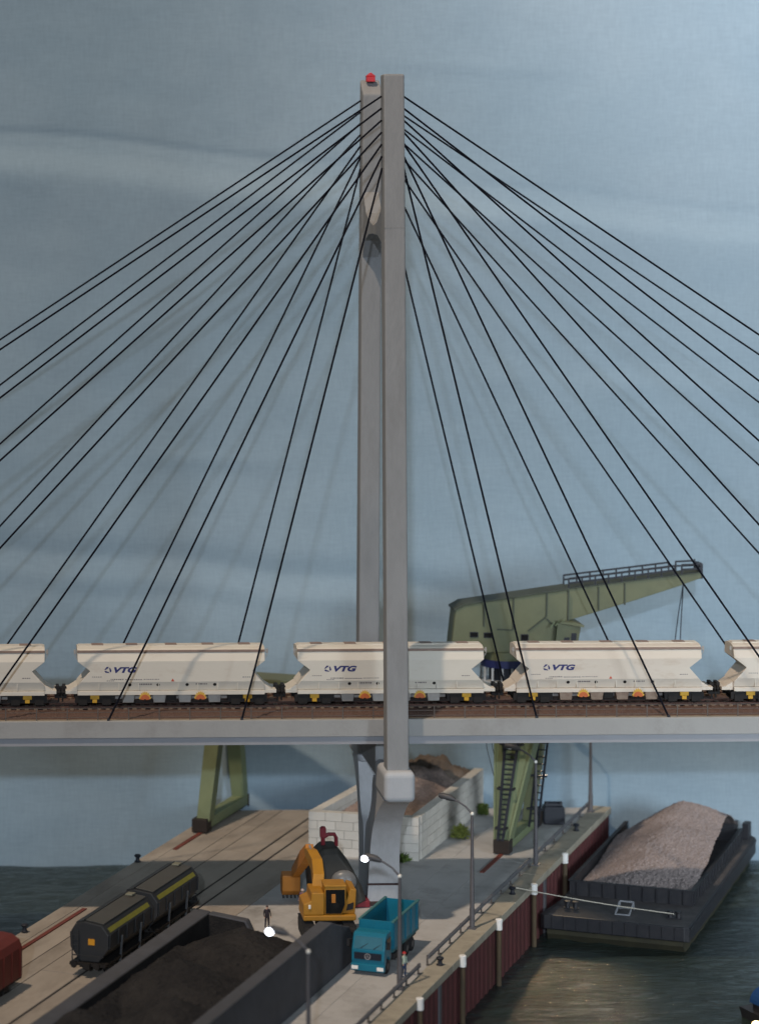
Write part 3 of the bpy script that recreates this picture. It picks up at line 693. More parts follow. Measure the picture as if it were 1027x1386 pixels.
mrr = N.new('ShaderNodeMapRange'); mrr.inputs[1].default_value = .3; mrr.inputs[2].default_value = .7; L.new(nz_.outputs[0], mrr.inputs[0]); L.new(mrr.outputs[0], m1.inputs[0])
lo = N.new('ShaderNodeTexNoise'); lo.inputs['Scale'].default_value = .6; lo.inputs['Detail'].default_value = 5; L.new(tc.outputs['Object'], lo.inputs['Vector'])
# coal dust patch spilled on the near slope, earth on the far crest
ds = N.new('ShaderNodeVectorMath'); ds.operation = 'DISTANCE'; mpv = N.new('ShaderNodeMapping'); mpv.inputs['Scale'].default_value = (1.0, .36, 0)
L.new(tc.outputs['Object'], mpv.inputs[0]); L.new(mpv.outputs[0], ds.inputs[0]); ds.inputs[1].default_value = (-2.9, 23.2*.36, 0)
sb = N.new('ShaderNodeMath'); sb.operation = 'MULTIPLY_ADD'; L.new(lo.outputs[0], sb.inputs[0]); sb.inputs[1].default_value = 1.6; L.new(ds.outputs['Value'], sb.inputs[2])
mk = N.new('ShaderNodeMapRange'); mk.inputs[1].default_value = 1.4; mk.inputs[2].default_value = 2.7; mk.inputs[3].default_value = .8; mk.inputs[4].default_value = 0; L.new(sb.outputs[0], mk.inputs[0])
m2 = N.new('ShaderNodeMix'); m2.data_type = 'RGBA'; m2.inputs[7].default_value = (.045, .04, .042, 1); L.new(m1.outputs[2], m2.inputs[6]); L.new(mk.outputs[0], m2.inputs[0])
mz = N.new('ShaderNodeMath'); mz.operation = 'MULTIPLY_ADD'; L.new(lo.outputs[0], mz.inputs[0]); mz.inputs[1].default_value = 6; L.new(sx.outputs[1], mz.inputs[2])
mk2 = N.new('ShaderNodeMapRange'); mk2.inputs[1].default_value = 30.5; mk2.inputs[2].default_value = 32.5; L.new(mz.outputs[0], mk2.inputs[0])
m3 = N.new('ShaderNodeMix'); m3.data_type = 'RGBA'; m3.inputs[7].default_value = (.125, .098, .078, 1); L.new(m2.outputs[2], m3.inputs[6]); L.new(mk2.outputs[0], m3.inputs[0])
L.new(m3.outputs[2], b.inputs['Base Color'])
heap('gravel_heap', b_in, bh, -9.5, -1.2, 13, 36, .16, .045, GB, 'brown gravel heap inside the stone bunker', (0, 0, 0), -AZ)

# ============================================================ COAL BUNKER
cb = thing('coal_bunker', 'dark grey concrete walled coal bunker at the front of the quay', 'bunker', (0, 0, 0), -AZ)
MB().prism([(-60, .01), (-17.6, .01), (-17.2, 1.6), (-18.2, 2.7), (-20.5, 3.35), (-22.5, 4.0), (-60, 4.0)], 'x', 1.9, 2.9).build('side_wall', CWALL, cb, bevel=.08)
MB().prism([(-60, .01), (-16.0, .01), (-16.0, 2.3), (-60, 2.3)], 'x', -9.65, -8.2).build('side_wall', CWALL, cb, bevel=.25)
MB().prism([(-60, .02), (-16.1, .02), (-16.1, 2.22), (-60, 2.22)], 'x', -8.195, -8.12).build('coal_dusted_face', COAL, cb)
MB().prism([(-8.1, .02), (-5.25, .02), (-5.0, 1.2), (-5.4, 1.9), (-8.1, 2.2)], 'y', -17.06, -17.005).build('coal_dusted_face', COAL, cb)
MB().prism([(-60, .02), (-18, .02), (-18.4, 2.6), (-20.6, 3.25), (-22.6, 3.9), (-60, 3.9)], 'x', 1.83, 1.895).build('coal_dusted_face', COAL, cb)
MB().prism([(-8.19, .01), (-5.2, .01), (-4.9, 1.2), (-5.3, 2.0), (-8.19, 2.28)], 'y', -17.0, -16.1).build('back_wall', CWALL, cb, bevel=.1)
def ch0(x, y):
    def cone(cx, cy, h, s): return h - s*math.hypot(x-cx, (y-cy))
    z = max(cone(-3.6, -22.5, 3.1, .42), cone(-4.5, -33, 3.4, .45), cone(-2.0, -41, 3.2, .5), cone(-7, -45, 3, .5))
    z = max(z, .55*math.exp(-((x+3)/5)**2))
    return max(z, .15) if y < -18 else max(z, .06)
def ch(x, y):
    z = ch0(x, y); return max(z, 1.7*math.exp(-((x+8.1)/1.6)**2)*min(1, max(.2, (-19-y)/5))) if y < -17.5 else z
def c_in(x, y): return -8.1 < x < 1.95 and -58 < y < -16.2+ (-.2 if x < -5 else -.0)-.9*max(0, x+3)*.12
heap('coal_heap', c_in, ch, -9.5, 2, -58, -15.5, .2, .05, COAL, 'black coal heap inside the front bunker', (0, 0, 0), -AZ)

# ============================================================ STREET LAMPS
def lamp(u, v, h, label, lit):
    t = thing('street_lamp', label, 'street lamp', Q(u, v, .06), -AZ, 'street lamps along the quay edge')
    MB().box(-.3, .3, -.3, .3, 0, .12).cyl((0, 0, .1), .2, 1.4, 10).build('lamp_base', POLE, t)
    MB().tube([(0, 0, 1.5), (0, 0, h*.45), (0, 0, h)], [.17, .14, .1], 10).build('pole', POLE, t, smooth=True)
    MB().ball((0, 0, h), .15, 10).build('arm_joint', JOINT, t, smooth=True)
    MB().tube([(0, 0, h), (-.5, 0, h+.5), (-1.1, 0, h+.85), (-1.6, 0, h+1.0)], [.09, .07, .07, .08], 8).build('arm', POLE, t, smooth=True)
    m = MB(); m.tube([(-1.3, 0, h+.93), (-1.7, 0, h+1.06), (-2.3, 0, h+1.16), (-2.55, 0, h+1.18)], [.12, .24, .24, .14], 10)
    m.build('lamp_head', LAMPH, t, smooth=True)
    if lit: MB().ball((-2.45, -.15, h+1.02), .24, 14, (1.1, 1, .9)).build('bulb', LIT, t, smooth=True)
    else: MB().ball((-2.1, 0, h+.94), .16, 10, (1.6, 1, .6)).build('bulb', WHITE, t, smooth=True)
lamp(-46.2, 8.6, 8.4, 'lit street lamp in the foreground rising from the bottom edge', True)
lamp(-23.0, 7.9, 7.75, 'lit street lamp beside the teal dump truck', True)
lamp(-5.6, 8.6, 8.55, 'unlit street lamp in front of the stone bunker with tilted head', False)
lamp(15.7, 8.5, 8.4, 'unlit street lamp overlapping the right leg of the green crane', False)
lamp(37.0, 8.5, 8.4, 'farthest unlit street lamp at the back corner of the quay', False)

# ============================================================ GUARDRAILS, BOLLARDS, FENDERS
def guard(u0, u1, v, label):
    t = thing('guardrail', label, 'guardrail', Q(u0, v, .06), -AZ, 'guardrails along the quay edge'); L_ = u1-u0
    MB().prism([(-.06, .45), (.04, .5), (-.02, .58), (.04, .66), (-.06, .75), (-.10, .75), (-.10, .45)], 'y', 0, L_).build('rail_beam', POLE, t)
    n = max(2, round(L_/3.2)+1)
    for k in range(n):
        y = .12+(L_-.24)*k/(n-1); m = B(-.2, -.1, y-.07, y+.07, 0, .7); m.box(-.22, .05, y-.12, y+.12, 0, .06); m.build('post', RAILING, t)
guard(-16.6, 15.0, 8.25, 'long middle guardrail between truck and crane leg')
guard(-44, -18.8, 8.25, 'guardrail in the foreground beside the teal truck')
guard(17.3, 38.0, 8.25, 'farthest guardrail beyond the crane leg towards the backdrop')
def bollard(u, v, label):
    t = thing('bollard', label, 'bollard', Q(u, v, .06), -AZ, 'mooring bollards on the quay')
    MB().lathe([(.26, 0), (.27, .06), (.17, .12), (.15, .34), (.25, .42), (.28, .52), (.2, .6), (.04, .63)], 14).build('post', GIRON, t, smooth=True)
bollard(-16.2, 8.95, 'black bollard at the near end of the long guardrail')
bollard(5.7, 8.95, 'black bollard on the quay edge holding the barge rope')
bollard(29.2, 8.9, 'black bollard on the quay edge near the far corner')
bollard(4.7, -21.9, 'black bollard on the left quay edge near the backdrop')
bollard(-18.9, -21.9, 'black bollard on the left quay edge above the red wagon')
FL = ['white capped fender pile at the bottom edge of the picture', 'white capped fender pile second from the bottom edge', 'white capped fender pile midway along the red wall',
      'white capped fender pile beside the barge bow', 'white capped fender pile farthest back near the quay corner']
for u, lb in zip((-25.1, -13.5, -2.6, 9.0, 20.2), FL):
    t = thing('fender_pile', lb, 'pile', Q(u, 9.9, -6.5), -AZ, 'fender piles along the red quay wall')
    MB().cyl((0, 0, 0), .2, 5.9, 12).build('pile', PILEBR, t, smooth=True)
    MB().cyl((0, 0, 5.85), .27, .85, 14).build('cap', CAPW, t, smooth=True, bevel=.05)
# ============================================================ BARGE
ba = thing('cargo_barge', 'black cargo barge heaped with pinkish gravel moored at the red quay wall', 'barge', Q(11.1, 15.75, -4.8), -AZ)
W = 5.9
m = MB(); rings = []
for y, w, zt, zb in ((0, W-.35, 2.1, 1.0), (.35, W, 2.1, .9), (5, W, 2.1, .8), (33.5, W, 2.1, .7), (34.3, W-.6, 2.1, 1.2)):
    wl = w if y < 1 else w-.5; rings.append([(-wl, y, zb), (w, y, zb), (w, y, zt), (-wl, y, zt)])
m.ring(rings).build('hull', HULL, ba, bevel=.06)
m = MB(); rings = []
for y, w, zt, zb in ((.5, W-.5, .98, .5), (1.6, W-.4, .9, -.9), (32.5, W-.4, .7, -.9), (33.4, W-.6, .9, 0.2)):
    rings.append([(-w, y, zb), (w, y, zb), (w, y, zt), (-w, y, zt)])
m.ring(rings).build('underbody', HULLB, ba)
B(-W+.65, W-.15, .3, 33.6, 2.1, 2.13).build('deck', BDECK, ba)
for s in (-1, 1):
    B(min(s*4.85, s*5.0), max(s*4.85, s*5.0), 7.0, 31.2, 2.13, 3.25).build('coaming', HULL, ba)
    B(min(s*4.8, s*5.12), max(s*4.8, s*5.12), 7.0, 31.2, 3.25, 3.33).build('coaming_cap', HULL, ba)
    for k in range(17): B(min(s*5.0, s*5.12), max(s*5.0, s*5.12), 7.6+1.45*k, 7.7+1.45*k, 2.13, 3.25).build('stiffener', HULL, ba)
    B(W if s > 0 else -W+.42, W+.08 if s > 0 else -W+.5, .6 if s > 0 else 5.2, 33.4, 1.75, 1.95).build('rubbing_strake', HULL, ba)
for y in (7.0, 31.05): B(-4.84, 4.84, y, y+.15, 2.13, 3.25).build('coaming', HULL, ba)
B(-4.79, 4.79, 6.92, 7.2, 3.25, 3.34).build('coaming_cap', HULL, ba)
for k in range(9): B(-4.4+1.08*k, -4.3+1.08*k, 6.86, 6.99, 2.13, 3.25).build('stiffener', HULL, ba)
for k in range(11): B(-4.9+.97*k, -4.82+.97*k, -.07, .0, 1.1, 2.05).build('bow_rib', HULL, ba)
B(-4.4, 4.4, 31.8, 33.3, 2.13, 3.6).build('stern_house', HULL, ba, bevel=.08)
B(4.9, 5.5, 32.2, 33.6, 2.13, 3.5).build('stern_post', HULL, ba, bevel=.05)
for x in (-3.9, 4.3):
    m = MB()
    for dx in (-.32, .32): m.lathe([(.2, 2.13), (.17, 2.55), (.26, 2.62), (.26, 2.72), (.05, 2.75)], 12, (x+dx, 2.6, 0))
    m.box(x-.6, x+.6, 2.35, 2.85, 2.13, 2.2); m.build('mooring_bitt', HULL, ba, smooth=True)
m = MB()
for x in (-.25, .85): m.bar((x, 1.9, 2.15), (x+.12, 3.2, 2.95), .14, .12); m.bar((x, 3.9, 2.15), (x+.12, 3.2, 2.95), .14, .12)
m.bar((-.13, 3.2, 2.95), (.97, 3.2, 2.95), .14, .14); m.bar((-.25, 1.9, 2.2), (.85, 1.9, 2.2), .12, .12); m.bar((-.19, 2.6, 2.55), (.9, 2.6, 2.55), .1, .1)
m.build('winch_frame', mat('winch_grey', (.26, .27, .29), .6), ba, bevel=.03)
def gh(x, y):
    def cone(cx, cy, h, s, sx=1): return h - s*math.sqrt(((x-cx)*sx*(.58 if x > cx else 1.08))**2+(y-cy)**2+.6)
    v = [1.2 + 1.95*max(0, min(1, (x-.5)/3.2)), cone(1.1, 24.6, 7.2, .50, 1.25), cone(.9, 19.5, 6.0, .48, 1.15), cone(.5, 14.0, 4.7, .40, 1.0), cone(.3, 10.2, 3.85, .33, .75), cone(2.6, 20, 5.3, .42, .9)]
    return math.log(sum(math.exp(3.0*q) for q in v))/3.0-.12
heap('barge_gravel', lambda x, y: -4.8 < x < 4.8 and 7.15 < y < 31.0, gh, -4.9, 4.9, 7, 31.1, .12, .05, GRAV, 'pinkish grey gravel heap filling the barge', Q(11.1, 15.75, -4.8), -AZ)
p, q = Q(5.7, 8.95, .6), ba.location + Matrix.Rotation(-AZ, 3, 'Z') @ Vector((4.3, 2.5, 2.5))
pts = [p+(q-p)*t - Vector((0, 0, .12*math.sin(math.pi*t))) for t in [k/12 for k in range(13)]]
tag(MB().tube(pts, .045, 6).build('mooring_rope', ROPE), 'pale mooring rope stretched from quay bollard to barge bow', 'rope')

# ============================================================ DUMP TRUCK
tr = thing('dump_truck', 'teal dump truck with open bed parked on the quay road', 'truck', Q(-16.1, 4.9, .01), -AZ)
m = MB(); prof = [(-4.35, .62), (-4.42, 1.1), (-4.36, 1.75), (-3.95, 2.72), (-3.7, 2.86), (-2.75, 2.9), (-2.62, 2.7), (-2.6, .85), (-3.0, .8), (-3.25, 1.15), (-3.75, 1.15), (-4.0, .62)]
m.prism(prof, 'x', -1.2, 1.2); m.build('cab', TEAL, tr, bevel=.09, seg=3)
def cabf(y, z, off=.02): return (y-off*.9, z+off*.3)
m = MB(); 
a, c = (-4.335, 1.83), (-4.0, 2.62)
m.add([(-1.05, a[0]-.025, a[1]), (1.05, a[0]-.025, a[1]), (.98, c[0]-.025, c[1]), (-.98, c[0]-.025, c[1])], [(0, 1, 2, 3)])
m.build('windscreen', mat('windscreen_glass', (.05, .17, .23), .08, amt=.3, spec=.8), tr)
for x in (-.55, .4): MB().bar((x, -4.37, 1.86), (x+.5, -4.2, 2.2), .03, .03).build('wiper', CHASSIS, tr)
B(-.98, .98, -4.47, -4.38, 1.12, 1.58).build('grille', mat('grille_navy', (.012, .02, .04), .5), tr)
for k in range(4): B(-.98, .98, -4.485, -4.47, 1.16+.11*k, 1.19+.11*k).build('grille_bar', CHASSIS, tr)
m = MB(); n = 20   # round three-pointed badge
for k in range(n):
    a, c = 2*math.pi*k/n, 2*math.pi*(k+1)/n
    m.add([(.17*math.cos(a), -4.50, 1.35+.17*math.sin(a)), (.17*math.cos(c), -4.50, 1.35+.17*math.sin(c)), (.22*math.cos(c), -4.50, 1.35+.22*math.sin(c)), (.22*math.cos(a), -4.50, 1.35+.22*math.sin(a))], [(0, 1, 2, 3)])
for k in range(3):
    a = R(90+120*k); m.add([(.18*math.cos(a), -4.50, 1.35+.18*math.sin(a)), (.035*math.cos(a+1), -4.50, 1.35+.035*math.sin(a+1)), (.035*math.cos(a-1), -4.50, 1.35+.035*math.sin(a-1))], [(0, 1, 2)])
m.build('badge', CHROME, tr)
B(-1.22, 1.22, -4.5, -4.2, .30, .80).build('bumper', TEAL, tr, bevel=.06)
for x in (-.92, .92):
    h = B(x-.24, x+.24, -4.53, -4.49, .40, .66).build('headlight', mat('headlight_white', (.85, .83, .78), .2, amt=.1), tr, bevel=.02)
for x in (-1.2, 1.2):
    B(x-.025, x+.025, -3.85, -2.85, 1.75, 2.5).build('side_window', GLASS, tr)
    MB().bar((x, -4.1, 2.4), (x*1.22, -4.2, 2.35), .04, .04).box(x*1.22-.1, x*1.22+.1, -4.24, -4.18, 1.9, 2.4).build('mirror', CHASSIS, tr)
B(-.5, .5, -4.2, 4.2, .62, .95).build('chassis', CHASSIS, tr)
B(-1.22, 1.22, -1.8, -.6, .55, 1.0).build('fuel_tank', CHASSIS, tr, bevel=.08)
b0, b1, zt, zf = -2.35, 4.5, 3.3, 1.42
bed = B(-1.25, 1.25, b0, b1, zf-.2, zf).build('bed_floor', TEALI, tr)
for s in (-1, 1): 
    m = MB(); m.mi = 0; m.box(min(s*1.25, s*1.17), max(s*1.25, s*1.17), b0, b1, zf+.002, zt); m.build('bed_side', TEAL, tr, bevel=.02)
    for k in range(5): B(min(s*1.25, s*1.31), max(s*1.25, s*1.31), b0+.2+1.5*k, b0+.32+1.5*k, zf, zt-.1).build('bed_rib', TEAL, tr)
    B(min(s*1.12, s*1.32), max(s*1.12, s*1.32), b0, b1, zt, zt+.1).build('bed_rim', mat('rim_pale_teal', (.06, .19, .2), .6), tr)
B(-1.16, 1.16, b0, b0+.1, zf+.002, zt+.08).build('headboard', TEAL, tr, bevel=.02)
B(-1.16, 1.16, b1-.1, b1, zf+.002, zt).build('tailgate', TEAL, tr, bevel=.02)
m = MB(); nn = 14
for j in range(nn+1):
    for i in range(nn+1):
        x = -1.15+2.3*i/nn; y = b0+.2+(b1-b0-.4)*j/nn; m.v.append((x, y, zf+.1+.35*math.exp(-((x-.3)**2*1.5+((y-.8)/2)**2))+random.uniform(-.04, .04)))
for j in range(nn):
    for i in range(nn): a = j*(nn+1)+i; m.f.append((a, a+1, a+nn+2, a+nn+1)); m.m.append(0)
tag(m.build('dirt', DIRT, tr, smooth=True), kind='stuff')
for x in (-1, 1):
    for y in (-3.5, 1.6, 3.0):
        t = MB(); t.lathe([(.2, -.15), (.42, -.16), (.52, -.1), (.52, .1), (.42, .16), (.2, .15)], 20)
        t.v = [(x*1.05+a[2], y+a[0], .53+a[1]) for a in t.v]; w = t.build('wheel', TYRE, tr, smooth=True)
        t = MB().cyl((x*1.05-.17, y, .53), .24, .34, 14, 'x'); t.build('rim', mat('hub_grey', (.08, .08, .085), .5), w, smooth=True)
for x in (-1.24, 1.24):
    B(min(x, x*.86), max(x, x*.86), .9, 3.75, 1.08, 1.2).build('mudguard', CHASSIS, tr)

# ============================================================ EXCAVATOR
ex = thing('excavator', 'yellow tracked excavator with raised boom and orange bucket', 'excavator', (-5.35, -9.8, .16), R(0))
for x in (-2.0, 1.0):
    m = MB(); m.prism([(-2.7, .3), (-2.35, -.14), (1.55, -.14), (1.9, .3), (1.9, .7), (1.5, 1.0), (-2.3, 1.0), (-2.7, .7)], 'x', x, x+.8)
    tk = m.build('track', TYRE, ex, bevel=.06)
    m = MB()
    for k in range(17): m.box(x-.03, x+.83, -2.3+.24*k, -2.18+.24*k, 1.0, 1.06)
    for k in range(5): m.box(x-.03, x+.83, -2.76, -2.7, .3+.13*k, .37+.13*k)
    m.build('grousers', CHASSIS, tk)
B(-.8, .95, -1.2, 1.2, .45, .95).build('undercarriage', CHASSIS, ex)
MB().cyl((0, 0, .95), .9, .3, 20).build('slew_ring', CHASSIS, ex, smooth=True)
m = MB(); m.prism([(-1.95, 1.25), (1.9, 1.25), (1.95, 1.65), (-1.95, 1.65)], 'y', -1.5, 1.7); m.build('platform', EXC, ex, bevel=.08)
m = MB(); m.prism([(-1.95, 1.66), (-.42, 1.66), (-.42, 3.3), (-1.35, 3.3), (-1.4, 2.7), (-1.95, 2.45)], 'y', -1.45, 1.5); m.build('engine_cover', EXC, ex, bevel=.07)
m = MB(); m.prism([(-.38, 1.66), (.9, 1.66), (1.2, 2.4), (1.2, 3.7), (-.38, 3.75)], 'y', -1.3, .5); m.build('cab', EXC, ex, bevel=.06)
MB().prism([(-.3, 1.75), (.84, 1.75), (1.1, 2.4), (1.1, 3.5), (-.3, 3.5)], 'y', -1.36, -1.305).build('cab_window', GLASS, ex)
MB().prism([(-.95, 1.75), (.2, 1.75), (.2, 3.5), (-.95, 3.5)], 'x', 1.205, 1.23, Matrix.Translation((0, 0, 0))).build('cab_window', GLASS, ex)
B(-.42, 1.22, -1.36, .55, 3.68, 3.84).build('cab_roof', EXC, ex, bevel=.05)
B(.12, .42, -1.42, -1.37, 2.55, 3.2).build('seat', EXCO, ex, bevel=.06)
m = MB(); m.prism([(.95, 1.66), (1.9, 1.66), (2.0, 3.4), (1.55, 3.5)], 'y', -1.0, 1.7); m.build('side_cover', EXC, ex, bevel=.06)
MB().prism([(1.25, 1.9), (1.75, 2.0), (1.8, 2.5), (1.35, 2.35)], 'y', -1.06, -1.005).build('side_vent', CHASSIS, ex)
B(-1.6, -1.42, -1.56, -1.46, 2.15, 2.45).build('work_light', JOINT, ex, bevel=.03)
def el(px, py, Y):  # local point of the boom plane
    return Vector((px, Y, py))
boom = [el(-.72, 2.4, .6), el(-.45, 4.3, 3.0), el(-.75, 4.75, 5.6)]
m = MB(); rings = []
for p_, hw, hh in ((boom[0], .42, .55), (Vector((-.5, 1.6, 3.5)), .42, .62), (boom[1], .40, .6), (Vector((-.65, 4.4, 4.75)), .38, .5), (boom[2], .34, .36)):
    rings.append([p_+Vector((x*hw, -y*hh*.5, y*hh*.85)) for x, y in ((-1, -1), (1, -1), (1, 1), (-1, 1))])
m.ring(rings).build('boom', EXC, ex, bevel=.05)
bk = Vector((-1.6, 10.3, 1.15))
st = [Vector((-.72, 5.2, 4.95)), Vector((-.95, 6.6, 4.0)), Vector((-1.35, 9.4, 2.2))]
m = MB(); rings = []
for p_, hw, hh in ((st[0], .30, .38), (st[1], .34, .48), (st[2], .28, .34)):
    rings.append([p_+Vector((x*hw, y*hh*.5, y*hh)) for x, y in ((-1, -1), (1, -1), (1, 1), (-1, 1))])
m.ring(rings).build('stick', EXCO, ex, bevel=.04)
MB().tube([(-.6, 3.2, 4.6), (-.72, 5.6, 5.25)], .1, 8).build('ram', CHROME, ex, smooth=True)
m = MB(); m.prism([(9.35, 1.95), (10.2, 2.15), (10.9, 1.5), (10.8, .5), (9.9, .35), (9.4, .75)], 'x', -2.35, -.95); m.build('bucket', EXCO, ex, bevel=.06)
m = MB()
for k in range(5): m.prism([(9.9, .36), (10.1, .36), (9.85, .12)], 'x', -2.3+.3*k, -2.15+.3*k)
m.build('teeth', CHASSIS, ex)

# ============================================================ GRAB
gr = thing('grab_bucket', 'dark clamshell grab with red hanger and silver drum behind the excavator', 'grab', (-3.9, -.9, .01), 0)
rings = []
for y, s in ((-1.5, .9), (-1.2, 1.0), (1.2, 1.0), (1.5, .9)):
    pf = [(-1.75, .15), (-1.95, 2.6), (-1.75, 3.8), (-.85, 4.6), (.2, 4.62), (1.3, 3.2), (2.1, 1.7), (2.45, .6), (1.5, .12)]
    rings.append([(x*s, y, .1+(z-.1)*s) for x, z in pf])
MB().ring(rings).build('shell', GRABM, gr, bevel=.1)
MB().ball((.7, -1.5, 2.15), 1.0, 18, (1, .55, 0.85)).build('drum', mat('drum_grey', (.17, .175, .175), .35, (.13, .13, .13), 2), gr, smooth=True)
m = MB(); m.tube([(-.72, 0, 4.5), (-.72, 0, 6.0)], .17, 8); m.tube([(-.72, 0, 5.15), (-.3, 0, 5.4), (.15, 0, 5.4), (.3, 0, 5.1), (.3, 0, 4.5)], .15, 8); m.box(-.95, -.5, -.2, .2, 5.2, 5.9)
m.build('hanger', REDM, gr)
B(1.2, 2.75, -1.2, .6, .03, .55).build('skid', REDM, gr, bevel=.05)
# ============================================================ GREY AND RED WAGONS
def grey_wagon(u, label):
    t = thing('covered_hopper_wagon', label, 'freight wagon', Q(u, -13.1, .03), -AZ, 'dark covered hopper wagons on the quay track')
    Lh = 4.45
    pf = [(-.7, 1.0), (.7, 1.0), (1.42, 1.95), (1.45, 2.95), (.95, 3.6), (-.4, 3.78), (-1.05, 3.6), (-1.45, 2.95), (-1.42, 1.95)]
    MB().prism(pf, 'y', -Lh, Lh).build('body', GWAG, t, bevel=.06)
    MB().add([(1.385, -Lh+.5, 3.07), (1.385, Lh-.5, 3.07), (1.175, Lh-.5, 3.345), (1.175, -Lh+.5, 3.345)], [(0, 1, 2, 3)]).build('stripe', STRIPE, t)
    m = MB(); m.prism([(.99, 3.62), (-.38, 3.80), (-.38, 3.88), (.99, 3.70)], 'y', -Lh+.3, Lh-.3); m.build('roof_panel', GWROOF, t, bevel=.02)
    B(-.28, .28, Lh-1.2, Lh-.5, 3.86, 3.98).build('roof_hatch', mat('hatch_pale', (.22, .215, .16), .7), t, bevel=.03)
    MB().prism([(-.42, 3.80), (-1.03, 3.62), (-1.03, 3.70), (-.42, 3.90)], 'y', -Lh+.1, Lh-.1).build('roof_slide', GWAG, t)
    for k in range(6):
        y = -Lh+.25+k*(2*Lh-.5)/5
        for s in (-1, 1): MB().bar((s*1.45, y, 1.95), (s*1.49, y, 2.95), .08, .1).build('body_rib', GWAG, t)
    B(-1.35, 1.35, -Lh-.35, Lh+.35, .78, .98).build('frame', BLACK, t)
    for s in (-1, 1):
        for x in (-.85, .85): MB().cyl((x, s*(Lh+.35), .95), .1, s*.4, 8, 'y').cyl((x, s*(Lh+.75), .95), .24, s*.07, 12, 'y').build('buffer', BLACK, t, smooth=True)
        m = MB()
        for x in (-1.2, -.75): m.bar((x, s*(Lh+.2), .9), (x, s*(Lh+.2), 3.2), .06, .06)
        for k in range(6): m.bar((-1.2, s*(Lh+.2), 1.1+.35*k), (-.75, s*(Lh+.2), 1.1+.35*k), .05, .05)
        m.build('end_ladder', GWAG, t)
        MB().bar((-1.2, s*(Lh+.3), 1.5), (1.2, s*(Lh+.3), 1.5), .06, .06).build('end_rail', GWAG, t)
        B(-.25, .25, min(s*(Lh+.3), s*(Lh+.62)), max(s*(Lh+.3), s*(Lh+.62)), .6, 1.0).build('coupler', BLACK, t)
    for y in (-1.9, 1.9):
        m = MB(); m.prism([(-.9, .95), (.9, .95), (.55, .3), (-.55, .3)], 'y', y-.6, y+.6); m.build('outlet_chute', BLACK, t)
        for s in (-1, 1): MB().bar((s*1.5, y, 2.4), (s*1.25, y+.3, .5), .14, .12).build('lever_arm', mat('lever_grey', (.09, .095, .1), .6), t)
    for y in (-3.1, 3.1):
        w = MB()
        for s in (-1, 1):
            k0 = len(w.v); w.lathe([(.06, -.07), (.46, -.07), (.48, .07), (.06, .08)], 18)
            for i in range(k0, len(w.v)): a = w.v[i]; w.v[i] = (s*.74+a[2], y+a[0], .48+a[1])
        w.tube([(-.74, y, .48), (.74, y, .48)], .07, 8).build('wheelset', BLACK, t, smooth=True)
        for s in (-1, 1): B(s*1.0-.12, s*1.0+.12, y-.4, y+.4, .3, .78).build('axle_guard', BLACK, t)
    B(-.06, .42, -Lh-.05, -Lh-.005, 2.2, 2.62).build('plate', PLATE, t)
    return t
grey_wagon(-23.6, 'dark grey hopper wagon with yellow stripe nearer the camera')
grey_wagon(-13.75, 'dark grey hopper wagon with yellow stripe farther along the track')
rw = thing('red_wagon', 'dark red covered wagon cut off by the left picture edge', 'freight wagon', Q(-38.2, -17.62, .03), -AZ)
pf = [(-1.5, .95), (1.5, .95), (1.5, 3.0), (1.3, 3.5), (.75, 3.82), (0, 3.9), (-.75, 3.82), (-1.3, 3.5), (-1.5, 3.0)]
MB().prism(pf, 'y', -5.2, 5.3).build('body', RWAG, rw, bevel=.05)
for k in range(8): MB().bar((1.53, -4.9+1.4*k, 1.0), (1.53, -4.9+1.4*k, 3.0), .06, .1).build('body_rib', RWAG, rw)
B(-1.35, 1.35, -5.5, 5.5, .75, .98).build('frame', BLACK, rw)
for s in (-1, 1):
    for x in (-.85, .85): MB().cyl((x, s*5.5, .95), .1, s*.4, 8, 'y').cyl((x, s*5.9, .95), .24, s*.07, 12, 'y').build('buffer', BLACK, rw, smooth=True)
for y in (-3.3, 3.3):
    w = MB()
    for s in (-1, 1):
        k0 = len(w.v); w.lathe([(.06, -.07), (.46, -.07), (.48, .07), (.06, .08)], 18)
        for i in range(k0, len(w.v)): a = w.v[i]; w.v[i] = (s*.74+a[2], y+a[0], .48+a[1])
    w.tube([(-.74, y, .48), (.74, y, .48)], .07, 8); w.build('wheelset', BLACK, rw, smooth=True)
    for s in (-1, 1): B(s*1.05-.12, s*1.05+.12, y-.4, y+.4, .3, .78).build('axle_guard', BLACK, rw)

